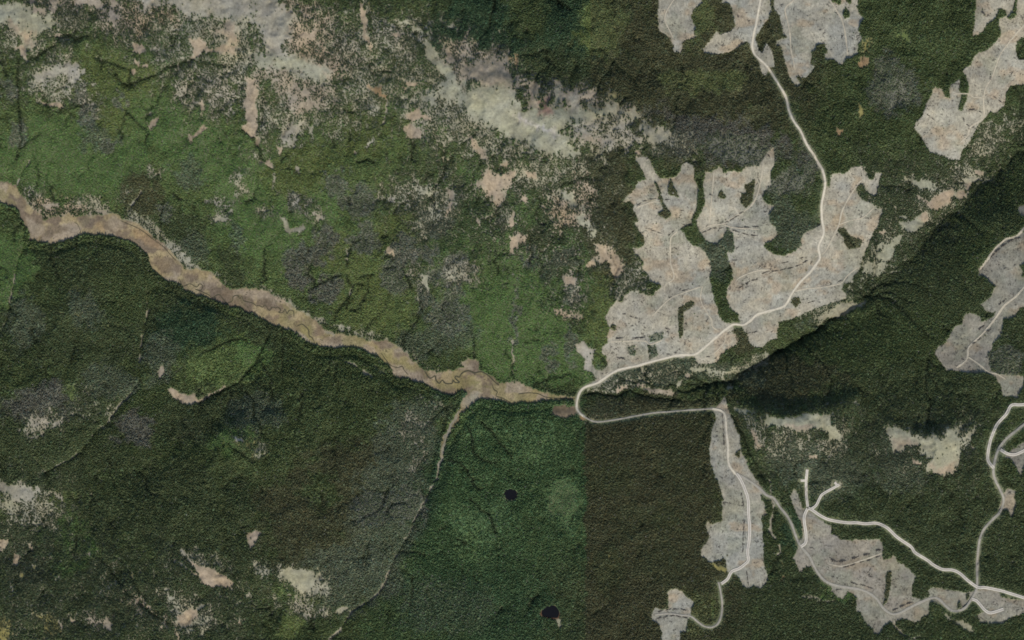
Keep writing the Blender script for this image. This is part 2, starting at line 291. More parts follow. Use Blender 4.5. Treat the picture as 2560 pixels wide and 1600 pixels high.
OPEN = [
 (0,0,[(0,0),(2419,0),(2419,900),(1900,1150),(1650,900),(1350,500),(700,350),(300,700),(0,500)],'pale',.70,40,30),
 (1,0,[(0,0),(1500,150),(2419,500),(2419,1512),(1900,1512),(1300,1100),(700,1250),(0,1400)],'pale',.66,40,30),
 (1,1,[(1450,0),(2419,0),(2419,900),(1500,800),(1250,500)],'pale',.78,40,30),
 (2,1,[(0,0),(900,0),(900,1100),(500,1400),(0,900)],'palegrey',.80,40,30),
 (0,3,[(0,0),(700,0),(700,500),(2419,900),(2419,1512),(0,1512)],'pale',.80,40,30),
 (3,2,[(0,850),(2000,950),(1900,1512),(0,1400)],'pale',.88,40,30),
 (3,1,[(900,0),(2200,0),(1600,700),(900,1150)],'pale',.86,40,30),
 # speckled, half-wooded ground first
 (0,0,[(1950,160),(2419,180),(2419,700),(2200,700),(2000,400),(1560,300),(1600,200)],'pale',.50,12,16),
 (0,0,[(1700,750),(1950,700),(2200,700),(2300,900),(2150,1100),(1900,1050),(1700,900)],'palegrey',.55,14,16),
 (0,0,[(310,640),(560,480),(800,660),(700,900),(480,1000),(250,900)],'pale',.52,14,16),
 (0,0,[(800,780),(880,860),(960,900),(950,1050),(760,1050),(700,980)],'palegrey',.6,12,14),
 (0,0,[(200,0),(1260,0),(1300,280),(1150,330),(950,260),(800,80),(400,130),(250,60)],'pink',.66,12,16),
 (0,0,[(1240,100),(1700,60),(1780,140),(1400,240),(1300,320),(1240,260)],'tan',.62,12,16),
 (0,0,[(500,180),(800,200),(780,300),(560,330)],'pale',.7,12,16),
 (1,0,[(230,60),(600,80),(760,250),(640,480),(900,400),(960,560),(800,780),(620,720),(350,620),(230,450)],'tan',.58,12,16),
 (1,0,[(0,620),(300,650),(560,790),(760,800),(700,980),(500,1060),(240,1080),(120,820),(0,760)],'pink',.42,12,14),
 (1,0,[(0,900),(250,900),(300,1080),(350,1180),(120,1250),(0,1180)],'pale',.62,12,14),
 (1,0,[(760,330),(1000,420),(960,620),(860,700),(780,560)],'palegrey',.66,12,14),
 (1,0,[(1220,250),(1600,330),(1560,480),(1250,430)],'palegrey',.72,10,14),
 (1,0,[(1480,960),(1760,900),(2100,1100),(2250,1300),(2200,1512),(1950,1512),(1950,1350),(1700,1330),(1560,1120)],'pale',.52,12,16),
 (1,0,[(1700,360),(1900,420),(2100,420),(2419,520),(2419,860),(2000,800),(1780,620)],'pink',.58,12,14),
 (2,0,[(0,700),(620,780),(1100,960),(1280,1080),(1000,1100),(600,1040),(0,900)],'pink',.55,12,14),
 (2,0,[(600,1050),(1080,1100),(1250,1280),(1100,1420),(800,1430),(560,1300)],'palegrey',.36,12,14),
 (2,0,[(1220,1280),(1450,1220),(1700,1250),(1700,1512),(1200,1512),(1250,1400)],'pale',.62,14,14),
 (2,0,[(0,1340),(350,1440),(700,1440),(900,1360),(860,1512),(0,1512)],'pale',.45,12,14),
 (3,0,[(2020,1200),(2200,1080),(2419,1070),(2419,1250),(2280,1310),(2100,1512),(1900,1512),(1960,1300)],'pale',.66,12,14),
 (2,1,[(0,0),(390,0),(700,0),(690,90),(560,200),(420,260),(380,420),(300,330),(100,300),(0,200)],'pale',.60,12,14),
 (2,1,[(340,380),(470,370),(640,430),(700,560),(560,640),(440,610),(350,520)],'tan',.50,10,12),
 (2,1,[(620,150),(780,200),(800,440),(700,560),(560,300)],'tan',.62,10,12),
 (2,1,[(960,1080),(1240,960),(1300,1200),(1180,1280),(1000,1330),(950,1220)],'pale',.66,10,12),
 (2,1,[(460,1080),(620,1080),(720,1280),(620,1420),(540,1250)],'palegrey',.55,10,12),
 (1,1,[(1200,230),(1560,180),(1950,220),(1950,420),(1800,600),(1500,700),(1350,500),(1200,420)],'pale',.74,14,14),
 (1,1,[(1300,860),(1500,880),(1620,1050),(1640,1280),(1500,1300),(1400,1030)],'palegrey',.70,12,12),
 (1,1,[(1700,1150),(1780,1000),(1960,930),(2060,1000),(2120,1200),(2000,1180),(1880,1200)],'palegrey',.62,10,12),
 (1,1,[(280,300),(540,340),(520,480),(660,560),(560,600),(380,480)],'palegrey',.74,10,12),
 (1,1,[(2200,380),(2419,420),(2419,640),(2330,700),(2240,520)],'pale',.7,10,12),
 (0,1,[(200,240),(380,250),(440,420),(320,470),(230,380)],'palegrey',.55,10,10),
 (0,1,[(300,380),(640,380),(1010,440),(1130,530),(600,560),(380,520)],'tan',.62,8,10),
 (0,1,[(700,370),(830,310),(960,400),(1050,490),(900,520),(780,430)],'pale',.42,8,9),
 (0,1,[(1130,550),(1240,460),(1420,560),(1620,760),(1800,930),(1920,1030),(2050,1060),(2200,1180),(2000,1080),(1750,1030),(1600,860),(1400,660)],'pale',.34,6,6),
 (0,1,[(1080,380),(1180,250),(1220,290),(1160,400)],'palegrey',.5,6,8),
 (0,1,[(2190,150),(2250,60),(2340,300),(2260,390)],'pale',.5,7,8),
 (0,1,[(1940,360),(2060,300),(2190,430),(2180,590),(2030,590),(1950,520),(2110,500)],'palegrey',.5,7,8),
 (0,1,[(1360,130),(1420,70),(1600,60),(1460,160)],'pale',.5,7,8),
 (1,1,[(0,440),(140,460),(220,530),(130,560),(0,520)],'palegrey',.6,7,8),
 (1,1,[(0,1200),(130,1240),(300,1320),(520,1470),(640,1512),(560,1512),(380,1430),(200,1330)],'pale',.34,6,6),
 (1,2,[(560,0),(680,60),(900,110),(1040,180),(1250,180),(1400,260),(1520,420),(1700,480),(1500,350),(1350,220),(1100,130),(800,60)],'pale',.34,6,6),
 (1,2,[(1360,880),(1560,860),(1660,1050),(1500,1200),(1380,1100)],'palegrey',.76,12,12),
 (1,2,[(1450,700),(1600,720),(1760,780),(1840,830),(1700,830),(1540,760)],'pale',.58,8,9),
 (1,2,[(1400,1400),(1560,1250),(1640,1200),(1560,1420),(1420,1480)],'palegrey',.62,10,10),
 (1,2,[(0,1130),(120,1160),(90,1260),(0,1290)],'palegreen',.5,10,9),
 (0,2,[(230,930),(400,890),(620,930),(600,1020),(430,1080),(270,1120)],'palegrey',.42,16,10),
 (0,2,[(560,830),(860,780),(1000,860),(820,960),(600,930)],'pale',.78,14,10),
 (0,2,[(990,930),(1050,770),(1140,770),(1070,900),(1010,980)],'pale',.4,7,8),
 (0,2,[(700,640),(1000,620),(1050,740),(800,760)],'palegrey',.82,12,10),
 (0,2,[(1690,1000),(1900,1000),(1900,1130),(1700,1130)],'pale',.84,12,10),
 (0,3,[(0,110),(200,180),(370,130),(600,200),(640,330),(480,470),(260,400),(140,340),(0,290)],'pale',.58,12,12),
 (0,3,[(0,650),(500,520),(560,900),(300,1000),(60,900)],'pale',.86,12,12),
 (0,3,[(1640,620),(1800,650),(2200,800),(2100,880),(1850,830)],'pale',.66,10,10),
 (0,3,[(1540,1040),(1680,1060),(1880,1200),(2000,1180),(2040,1300),(1930,1430),(1720,1420),(1640,1200)],'pale',.55,12,10),
 (0,3,[(1150,1060),(1300,1090),(1600,1330),(1620,1420),(1480,1300),(1260,1180)],'tan',.74,10,10),
 (0,3,[(780,1210),(1080,1280),(1100,1400),(900,1360)],'pink',.66,8,9),
 (0,3,[(380,1220),(560,1260),(620,1420),(420,1450)],'yellow',.72,8,9),
 (0,3,[(0,1260),(110,1300),(120,1512),(0,1512)],'yellow',.58,8,9),
 (1,3,[(0,770),(260,790),(720,880),(690,1000),(760,1090),(520,1150),(380,1180),(320,980),(180,900),(0,870)],'pale',.45,9,10),
 (1,3,[(0,950),(120,1000),(380,1200),(700,1270),(480,1330),(240,1180),(60,1080)],'pale',.74,9,10),
 (1,3,[(380,1150),(700,1180),(700,1260),(480,1290)],'palegrey',.6,8,8),
 (3,2,[(0,990),(300,1050),(700,1130),(720,1260),(460,1320),(350,1270),(0,1310)],'pale',.66,9,10),
 (3,2,[(590,880),(760,950),(760,1130),(680,1140)],'pale',.66,9,10),
 (3,2,[(1660,1000),(1950,960),(1960,1060),(1840,1300),(1780,1200)],'pale',.55,8,9),
 (3,1,[(480,1512),(760,1330),(1120,1010),(1300,720),(1560,520),(1900,340),(2150,120),(2060,40),(1700,200),(1380,520),(1120,700),(940,960),(760,1230),(420,1420)],'palegreen',.72,14,14),
 (2,2,[(1700,500),(2100,540),(2330,450),(2419,400),(2419,330),(2250,380),(2050,440),(1750,400)],'palegreen',.62,9,9),
 (2,2,[(2100,830),(2330,880),(2419,960),(2419,1230),(2330,1220),(2240,1040)],'pale',.6,9,10),
 (3,1,[(1230,120),(1420,150),(1620,170),(1600,300),(1420,280),(1300,220)],'palegreen',.58,8,9),
 (3,1,[(900,960),(1120,980),(1100,1060),(960,1110),(850,1090)],'palegreen',.4,7,8),
 (3,1,[(1720,60),(2080,60),(2060,180),(1880,260),(1760,200)],'pale',.66,8,9),
 (3,1,[(960,760),(1130,740),(1140,960),(940,900)],'palegreen',.7,8,9),
 (3,1,[(300,1490),(420,1420),(720,1340),(730,1420),(500,1500)],'palegreen',.66,7,8),
 (2,2,[(850,560),(1200,440),(1700,370),(1760,450),(1600,520),(1500,640),(1200,600),(900,680),(760,660)],'pale',.72,9,9),
 (2,2,[(700,780),(1000,780),(1100,840),(760,920)],'tan',.82,9,9),
 # clear openings
 (0,0,[(0,60),(150,20),(250,80),(380,150),(540,190),(560,240),(420,300),(350,370),(330,450),(270,490),(270,560),(240,540),(150,450),(220,430),(170,340),(130,260),(70,220),(0,170)],'palegreen',.07,5,8),
 (0,0,[(90,200),(180,250),(200,320),(170,340),(130,270)],'tan',.05,6,6),
 (0,0,[(150,450),(220,430),(270,490),(270,560),(240,540)],'tan',.03,4,5),
 (0,0,[(190,330),(320,320),(330,440),(280,440)],'tan',.14,8,6),
 (0,0,[(1260,0),(2419,0),(2419,190),(2250,190),(2100,170),(1950,160),(1750,150),(1640,60),(1480,80),(1350,100)],'palegrey',.03,7,12),
 (0,0,[(1270,420),(1340,430),(1385,480),(1340,530),(1270,490)],'tan',.03,3,5),
 (0,0,[(1280,560),(1330,600),(1330,650),(1290,610)],'tan',.05,3,5),(0,0,[(1340,620),(1400,610),(1400,640),(1350,650)],'tan',.05,3,4),
 (0,0,[(1250,650),(1295,660),(1270,720),(1240,710)],'tan',.05,3,4),
 (0,0,[(1790,370),(1930,390),(1960,450),(2030,470),(2150,450),(2260,420),(2260,530),(2050,510),(1940,500),(1880,550),(1800,560),(1850,480)],'tan',.06,4,7),
 (0,0,[(2060,310),(2150,240),(2220,230),(2280,420),(2180,430),(2120,340)],'tan',.10,5,7),
 (0,0,[(340,700),(430,690),(480,650),(600,650),(620,520),(690,590),(800,670),(760,750),(690,820),(660,780),(600,720),(440,760),(390,800),(350,760)],'palegrey',.12,5,7),
 (0,0,[(390,960),(460,990),(500,960),(590,980),(610,1020),(470,1020),(400,1000)],'tan',.1,3,5),
 (0,0,[(1405,1195),(1440,1140),(1500,1105),(1500,1150),(1430,1235)],'tan',.02,3,4),
 (0,0,[(2320,740),(2430,760),(2430,1300),(2370,1300),(2290,1220),(2330,1170),(2320,1000),(2340,880)],'tan',.03,4,6),
 (0,0,[(1790,1260),(1840,1280),(1930,1190),(1950,1220),(1840,1320),(1800,1350)],'tan',.06,3,5),
 (0,0,[(1900,960),(1930,950),(1930,1050),(1900,1060)],'tan',.1,4,5),
 (0,0,[(280,0),(330,20),(300,60)],'pink',.1,4,5),(0,0,[(480,0),(570,20),(560,60),(480,50)],'pink',.12,4,5),
 (0,0,[(700,10),(900,0),(980,30),(970,90),(900,50),(750,40),(700,80)],'pink',.12,4,6),(0,0,[(1060,0),(1130,20),(1100,90),(1050,60)],'pink',.1,4,5),
 (0,0,[(330,80),(440,90),(440,150),(330,120)],'pink',.2,4,5),(0,0,[(480,80),(550,80),(540,130),(490,120)],'pink',.2,4,5),
 (0,0,[(1040,110),(1120,160),(1130,330),(1150,400),(1110,300),(1040,200)],'pink',.12,4,6),
 (0,0,[(1480,430),(1560,480),(1560,590),(1500,590)],'palegrey',.45,5,5),
 (0,0,[(520,330),(600,310),(600,350),(540,370)],'pink',.2,4,5),(0,0,[(1380,1060),(1430,1050),(1430,1090),(1370,1090)],'pale',.3,4,5),
 (1,0,[(0,0),(230,0),(280,130),(420,180),(330,320),(240,450),(160,480),(80,300),(0,250)],'palegrey',.10,8,12),
 (1,0,[(0,530),(280,530),(500,580),(680,640),(700,760),(580,770),(420,700),(260,640),(100,650),(0,620)],'palegreen',.07,7,10),
 (1,0,[(80,270),(200,300),(240,480),(340,560),(200,560),(60,500)],'palegrey',.2,7,9),
 (1,0,[(330,790),(420,790),(410,850),(350,840)],'pink',.05,4,5),(1,0,[(440,830),(510,850),(500,910),(450,890)],'pink',.05,4,5),
 (1,0,[(440,980),(500,960),(580,970),(590,1030),(460,1030)],'pink',.06,4,5),
 (1,0,[(430,300),(600,280),(600,380),(430,390)],'tan',.24,7,7),
 (1,0,[(0,780),(25,800),(30,900),(0,980)],'tan',.05,4,5),
 (1,0,[(1050,820),(1110,850),(1200,815),(1195,890),(1250,900),(1240,950),(1180,920),(1120,890)],'orange',.04,4,5),
 (1,0,[(985,30),(1040,90),(1065,200),(1040,320),(1100,440),(1095,510),(1030,380),(1005,240),(995,130)],'tan',.15,3,5),(1,0,[(1050,0),(1085,20),(1080,90)],'yellow',.15,3,4),
 (1,0,[(840,160),(900,180),(890,195),(840,180)],'tan',.15,3,4),
 (1,0,[(1290,200),(1420,210),(1530,275),(1640,320),(1640,350),(1560,330),(1470,270),(1380,250)],'palegreen',.10,4,6),
 (1,0,[(1590,390),(1700,470),(1730,580),(1840,650),(1910,740),(1840,770),(1740,690),(1620,560)],'palegreen',.05,4,6),
 (1,0,[(1960,640),(2150,570),(2350,560),(2419,690),(2419,850),(2170,830),(2000,750)],'pink',.16,7,9),
 (1,0,[(1760,440),(1840,520),(1890,640),(1820,590)],'pink',.12,4,6),(1,0,[(1960,460),(2050,470),(2020,560),(1970,540)],'pink',.25,6,6),
 (1,0,[(1880,740),(2000,880),(2150,830),(2430,860),(2430,1320),(2250,1230),(2050,1120),(1920,980),(1720,950),(1520,980),(1660,870)],'palegreen',.12,8,12),
 (1,0,[(2050,900),(2419,900),(2419,1250),(2200,1150)],'palegreen',.01,8,12),
 (1,0,[(1410,1090),(1550,1030),(1560,1090),(1650,1110),(1670,1150),(1530,1120),(1490,1170),(1430,1130)],'tan',.05,4,5),
 (1,0,[(1370,1210),(1480,1180),(1560,1240),(1560,1320),(1430,1310),(1420,1250)],'tan',.10,4,5),
 (1,0,[(2010,1300),(2090,1350),(2200,1512),(2140,1512),(2050,1400)],'tan',.12,4,6),
 (1,0,[(290,1180),(430,1170),(450,1260),(350,1300),(390,1390),(280,1380),(230,1290)],'palegrey',.10,5,7),
 (1,0,[(490,1270),(540,1190),(545,1240),(510,1280)],'pale',.2,3,4),
 (1,0,[(1430,780),(1520,790),(1540,810),(1450,825)],'tan',.08,3,5),(1,0,[(1380,820),(1420,830),(1410,885)],'tan',.08,3,4),(1,0,[(1290,330),(1390,330),(1380,360),(1300,360)],'tan',.15,3,5),
 (1,0,[(200,1390),(255,1390),(235,1470)],'tan',.05,3,4),(1,0,[(0,1290),(40,1320),(30,1400),(0,1380)],'tan',.08,3,4),(1,0,[(930,1420),(965,1440),(945,1480)],'tan',.1,3,4),
 (1,0,[(1040,1400),(1120,1290),(1120,1330),(1050,1430)],'pale',.3,3,4),(1,0,[(1800,250),(1870,230),(1870,290),(1810,280)],'pale',.4,4,5),(1,0,[(1980,320),(2020,290),(2020,380),(1980,390)],'tan',.3,4,5),
 (2,0,[(0,900),(100,1020),(620,1030),(1000,1060),(620,1140),(500,1250),(620,1460),(350,1460),(200,1380),(0,1350)],'palegreen',.02,7,10),
 (2,0,[(60,1100),(180,1180),(400,1240),(460,1300),(300,1250),(120,1180)],'white',.02,6,6),
 (2,0,[(160,760),(240,800),(240,1030),(150,1030)],'pink',.12,5,6),(2,0,[(260,980),(350,910),(360,1090),(270,1100)],'red',.06,5,6),
 (2,0,[(410,850),(450,830),(460,1030),(410,1030)],'pale',.2,5,5),
 (2,0,[(470,900),(620,870),(620,1030),(480,1040)],'pink',.05,5,6),(2,0,[(660,890),(790,890),(770,950),(670,950)],'pink',.05,5,6),
 (2,0,[(540,930),(620,900),(620,1060),(540,1080)],'palegrey',.03,5,5),(2,0,[(900,900),(1000,900),(980,940),(910,930)],'yellow',.15,5,5),
 (2,0,[(640,1300),(920,1320),(860,1360),(700,1350)],'pink',.12,5,6),(2,0,[(100,480),(0,560),(50,610)],'orange',.3,5,5),
 (2,0,[(1080,1060),(1150,1020),(1190,1090),(1130,1160)],'pale',.05,4,6),(2,0,[(1200,1090),(1255,1080),(1260,1200),(1320,1230),(1450,1230),(1460,1300),(1370,1400),(1300,1340),(1220,1250)],'pale',.08,6,8),
 (2,0,[(850,980),(1000,950),(1080,1060),(900,1080)],'pale',.25,6,8),
 (2,0,[(1130,1430),(1200,1430),(1200,1480)],'tan',.05,3,4),(2,0,[(1160,1480),(1250,1490),(1300,1530),(1180,1530)],'tan',.05,3,4),(2,0,[(880,780),(905,780),(900,810)],'pale',.1,3,3),
 (3,0,[(855,610),(890,530),(935,540),(935,600),(890,660)],'orange',.02,4,5),(3,0,[(890,400),(940,380),(955,500),(910,490)],'yellow',.3,5,5),
 (3,0,[(835,980),(870,1000),(900,1080),(860,1110)],'yellow',.12,4,4),(3,0,[(640,1220),(710,1220),(695,1290),(650,1300)],'orange',.08,4,4),
 (3,0,[(1190,310),(1330,290),(1300,390),(1200,370)],'grass',.25,8,7,False),
 (0,1,[(370,420),(500,410),(560,390),(550,430),(420,460)],'pink',.05,3,5),(0,1,[(890,450),(1000,480),(1010,500),(920,490)],'pink',.12,3,5),
 (0,1,[(820,330),(860,350),(940,430),(900,440)],'pale',.15,4,5),(0,1,[(2010,560),(2100,530),(2160,560),(2080,590)],'pale',.15,3,5),
 (0,1,[(510,1440),(700,1460),(770,1450),(770,1470),(520,1455)],'yellow',.3,3,3),(0,1,[(1300,610),(1400,680),(1450,760),(1400,720)],'pale',.2,5,5),
 (1,1,[(2090,230),(2150,120),(2200,70),(2250,130),(2330,100),(2430,220),(2340,310),(2290,400),(2200,340),(2140,290)],'tan',.14,5,7),
 (1,1,[(2250,390),(2330,350),(2300,440),(2260,430)],'tan',.3,4,5),(1,1,[(2300,30),(2400,20),(2390,80),(2330,70)],'tan',.25,4,5),
 (1,1,[(210,530),(290,560),(330,660),(380,630),(460,620),(410,720),(380,680),(310,700),(250,580)],'pale',.08,3,5),
 (1,1,[(1230,820),(1290,840),(1325,910),(1240,890)],'tan',.08,3,4),(1,1,[(1560,1080),(1625,1090),(1620,1180),(1655,1260),(1600,1220),(1560,1150)],'palegreen',.06,3,5),
 (1,1,[(1780,1060),(1920,1000),(1960,1060),(1960,1150),(1900,1180),(1800,1110)],'pale',.45,6,6),
 (1,1,[(1520,250),(1620,240),(1700,310),(1650,360),(1550,310)],'palegreen',.3,5,7),(1,1,[(1800,270),(1870,290),(1880,350),(1840,390)],'pink',.08,4,5),
 (1,1,[(1640,430),(1730,430),(1710,540),(1640,530)],'palegreen',.3,6,6),(1,1,[(1830,400),(1870,400),(1830,500),(1790,570),(1780,540)],'tan',.25,3,4),
 (1,1,[(550,510),(650,550),(600,570)],'palegrey',.2,4,4),(1,1,[(340,330),(410,370),(400,410),(350,390)],'palegrey',.35,4,5),(1,1,[(370,60),(420,70),(410,150),(370,130)],'palegrey',.3,4,5),
 (1,1,[(460,400),(520,360),(510,410),(470,430)],'palegrey',.35,4,4),(1,1,[(1260,340),(1310,350),(1310,410),(1270,400)],'palegrey',.35,4,4),
 (1,1,[(40,0),(130,0),(170,80),(120,80)],'tan',.12,3,5),(1,1,[(160,130),(185,130),(170,290),(150,280)],'pale',.3,3,3),(1,1,[(2075,540),(2100,550),(2120,630),(2090,590)],'tan',.15,3,3),
 (1,1,[(850,830),(885,830),(870,960),(850,950)],'pale',.35,3,3),(1,1,[(870,1240),(915,1190),(905,1260),(880,1280)],'pale',.25,3,3),
 (2,1,[(-10,740),(60,680),(105,700),(60,790),(25,880),(-30,890),(-30,800)],'tan',.05,4,5),(2,1,[(-30,560),(20,480),(30,600),(-10,660)],'tan',.1,4,5),
 (2,1,[(80,700),(140,720),(120,790),(60,800)],'tan',.35,4,5),
 (2,1,[(420,280),(560,320),(640,430),(700,560),(800,680),(760,730),(690,620),(620,600),(660,480),(560,400),(470,380)],'palegreen',.06,5,7),
 (2,1,[(130,110),(230,120),(220,180),(150,160)],'tan',.12,4,5),(2,1,[(-20,110),(30,100),(20,190),(-20,210)],'tan',.12,4,5),(2,1,[(90,330),(140,350),(130,420),(100,400)],'tan',.2,4,5),
 (2,1,[(780,780),(900,800),(920,880),(980,860),(1050,950),(1040,1040),(970,1150),(940,1080),(930,1000),(800,950)],'tan',.22,5,7),
 (2,1,[(930,930),(1040,960),(1030,1040),(970,1140),(940,1060)],'tan',.03,3,5),(2,1,[(680,1000),(760,940),(790,980),(700,1020)],'tan',.2,4,5),
 (2,1,[(500,1100),(600,1120),(590,1180),(510,1170)],'tan',.08,4,5),(2,1,[(410,1420),(540,1420),(650,1460),(730,1530),(500,1500)],'tan',.28,5,6),(2,1,[(960,1290),(1100,1240),(1000,1340)],'pale',.3,5,6),
 (2,1,[(1140,840),(1230,820),(1220,930),(1160,880)],'pale',.2,4,6),
 (3,1,[(1270,140),(1340,190),(1310,200)],'palegreen',.2,3,5),(3,1,[(1390,190),(1580,190),(1570,290),(1480,260),(1400,240)],'palegreen',.2,4,6),
 (3,1,[(1860,180),(1990,150),(1980,215),(1880,205)],'pale',.08,4,5),(3,1,[(1975,95),(2065,90),(2060,140),(1990,130)],'tan',.08,3,5),(3,1,[(1890,215),(1960,220),(1910,290)],'tan',.12,3,5),
 (3,1,[(1410,350),(1530,390),(1650,300),(1750,260),(1780,320),(1720,410),(1650,450),(1620,480),(1560,460),(1500,400)],'tan',.08,4,5),(3,1,[(1790,300),(1900,280),(1890,340),(1810,375)],'tan',.06,4,5),
 (3,1,[(1240,580),(1340,575),(1440,520),(1500,480),(1545,550),(1480,610),(1400,675),(1320,675)],'palegreen',.03,3,4),(3,1,[(1240,520),(1310,520),(1300,550),(1240,550)],'palegreen',.3,3,4),
 (3,1,[(1440,540),(1500,480),(1545,550),(1490,590)],'tan',.02,3,3),
 (3,1,[(1210,740),(1290,690),(1260,770),(1195,850),(1180,920),(1130,970),(1030,910),(1100,840)],'palegreen',.02,3,4),(3,1,[(1010,860),(1080,780),(1090,800),(1040,860)],'palegreen',.06,3,4),(3,1,[(1050,660),(1110,680),(1080,700)],'tan',.1,3,3),
 (3,1,[(920,990),(1000,960),(1120,1000),(1080,1050),(1000,1070),(900,1060)],'palegreen',.22,4,5),
 (3,1,[(480,1500),(700,1350),(880,1340),(950,1330),(900,1390),(850,1395),(740,1480),(640,1500)],'pale',.10,4,4),
 (0,2,[(1485,500),(1520,430),(1565,440),(1555,500),(1500,560)],'pink',.04,4,4),
 (0,2,[(1590,640),(1640,650),(1700,690),(1850,710),(1880,780),(1800,805),(1680,770),(1620,720)],'tan',.05,4,4),(0,2,[(1890,760),(1960,700),(2120,620),(2130,640),(1990,720),(1910,780)],'tan',.10,3,4),
 (0,2,[(310,930),(390,930),(420,1000),(320,1010)],'palegrey',.22,9,8),(0,2,[(480,960),(580,940),(590,990),(500,1010)],'palegrey',.28,9,8),(0,2,[(930,1000),(980,1000),(1010,1020),(950,1030)],'pale',.25,3,4),
 (0,2,[(2200,1090),(2300,1110),(2419,1150),(2419,1260),(2300,1200)],'yellow',.35,8,7),(0,2,[(2220,1100),(2290,1100),(2310,1140),(2260,1140)],'white',.1,4,4),
 (0,2,[(640,640),(720,640),(740,770),(660,770)],'grass',.5,7,6,False),(0,2,[(900,740),(1000,740),(980,860),(940,850)],'grass',.45,6,6,False),(0,2,[(1330,580),(1430,560),(1430,640),(1350,620)],'grass',.5,6,6,False),
 (2,2,[(600,225),(690,205),(720,250),(800,270),(770,340),(760,400),(810,510),(770,480),(680,460),(690,380),(620,310)],'cutpink',.05,4,5),
 (2,2,[(0,570),(90,600),(90,670),(0,680)],'tan',.1,4,5),
 (2,2,[(370,880),(420,800),(590,820),(620,880),(560,910),(480,930),(390,900)],'brownmarsh',.04,4,4),(2,2,[(640,900),(700,930),(680,960),(640,950)],'orange',.2,3,4),
 (2,2,[(980,650),(1080,610),(1095,640),(1000,690)],'tan',.12,3,5),(2,2,[(1170,600),(1280,600),(1260,640),(1180,630)],'tan',.4,4,5),(2,2,[(1270,640),(1500,660),(1570,700),(1500,720),(1330,705),(1250,660)],'pink',.22,4,5),
 (2,2,[(1550,610),(1640,550),(1620,600),(1570,640)],'palegreen',.15,3,4),(2,2,[(1650,480),(1720,450),(1850,460),(1950,490),(2090,485),(2140,520),(2000,505),(1850,490),(1700,490)],'palegreen',.15,3,4),
 (2,2,[(1640,500),(1700,510),(1680,560),(1640,540)],'pink',.2,3,4),(2,2,[(2140,520),(2300,440),(2419,390),(2419,410),(2250,480)],'palegreen',.3,3,4),(2,2,[(2040,630),(2100,620),(2090,660),(2050,670)],'palegreen',.2,3,4),
 (2,2,[(2100,825),(2280,860),(2200,885),(2110,850)],'palegreen',.12,4,5),(2,2,[(2260,1020),(2310,1060),(2330,1160),(2380,1190),(2330,1210),(2280,1120)],'tan',.3,4,5),
 (2,2,[(650,670),(800,650),(870,690),(700,680)],'pale',.4,4,4),
 (3,2,[(-20,890),(130,940),(330,890),(480,880),(590,880),(590,990),(650,1030),(680,1130),(610,1140),(560,1110),(540,1060),(430,1010),(300,1050),(200,1020),(100,1000),(-20,990)],'palegreen',.05,4,6),
 (3,2,[(130,980),(280,1000),(430,980),(400,1020),(300,1050),(180,1010)],'pink',.03,4,5),
 (3,2,[(350,1280),(460,1275),(480,1320),(380,1300)],'tan',.08,3,4),(3,2,[(-20,280),(50,340),(0,380)],'palegreen',.1,3,4),
 (3,2,[(1070,980),(1170,1010),(1280,1040),(1370,1090),(1550,1100),(1660,1080),(1690,1030),(1790,1000),(1800,1030),(1760,1090),(1830,1120),(1820,1230),(1790,1340),(1730,1450),(1650,1440),(1560,1440),(1510,1430),(1530,1330),(1420,1250),(1420,1160),(1390,1170),(1310,1150),(1270,1200),(1220,1240),(1160,1260),(1140,1150),(1100,1080)],'palegreen',.10,5,6),
 (3,2,[(1130,1100),(1300,1130),(1390,1160),(1270,1200),(1200,1230),(1150,1180)],'pink',.08,5,5),(3,2,[(1520,1360),(1780,1320),(1730,1450),(1560,1440)],'tan',.08,5,5),
 (3,2,[(1550,1120),(1750,1150),(1700,1330),(1580,1400),(1560,1250)],'palegreen',.22,6,6),
 (3,2,[(1350,1305),(1430,1330),(1440,1370),(1360,1350)],'tan',.1,3,4),(3,2,[(1850,1110),(1930,1010),(1950,1000),(1920,1090),(1870,1130)],'pale',.25,3,4),(3,2,[(1880,1170),(1940,1190),(1930,1220)],'tan',.2,3,4),
 (3,2,[(760,780),(830,745),(870,800),(800,800)],'pale',.3,4,5),(3,2,[(1400,790),(1500,800),(1480,830)],'yellow',.5,4,5),
 (0,3,[(-20,20),(250,30),(370,90),(330,180),(180,190),(80,140),(-20,110)],'palegrey',.03,5,6),(0,3,[(480,80),(540,110),(610,180),(540,170)],'palegrey',.12,4,5),(0,3,[(0,190),(120,210),(180,250),(100,280),(0,260)],'palegreen',.3,6,6),
 (0,3,[(-20,580),(40,550),(90,560),(50,640),(20,670),(-20,660)],'tan',.02,3,4),(0,3,[(130,690),(200,710),(180,800),(130,790)],'tan',.15,3,5),(0,3,[(270,600),(315,650),(300,690)],'tan',.12,3,4),(0,3,[(220,670),(260,690),(230,700)],'pale',.2,3,4),
 (0,3,[(320,750),(360,750),(350,780)],'tan',.2,3,4),(0,3,[(410,730),(430,740),(420,780)],'tan',.2,3,3),(0,3,[(300,800),(340,810),(320,860)],'yellow',.2,3,4),(0,3,[(200,870),(235,880),(225,940)],'yellow',.25,3,4),
 (0,3,[(1720,650),(1800,690),(1760,715)],'palegrey',.05,3,4),(0,3,[(1640,730),(1800,840),(1880,875),(1850,890),(1740,800)],'tan',.2,3,3),(0,3,[(1790,740),(1880,800),(2000,820),(2100,880),(2225,950),(2190,1010),(2100,1000),(1950,990),(1900,930),(1880,860)],'tan',.10,3,4),
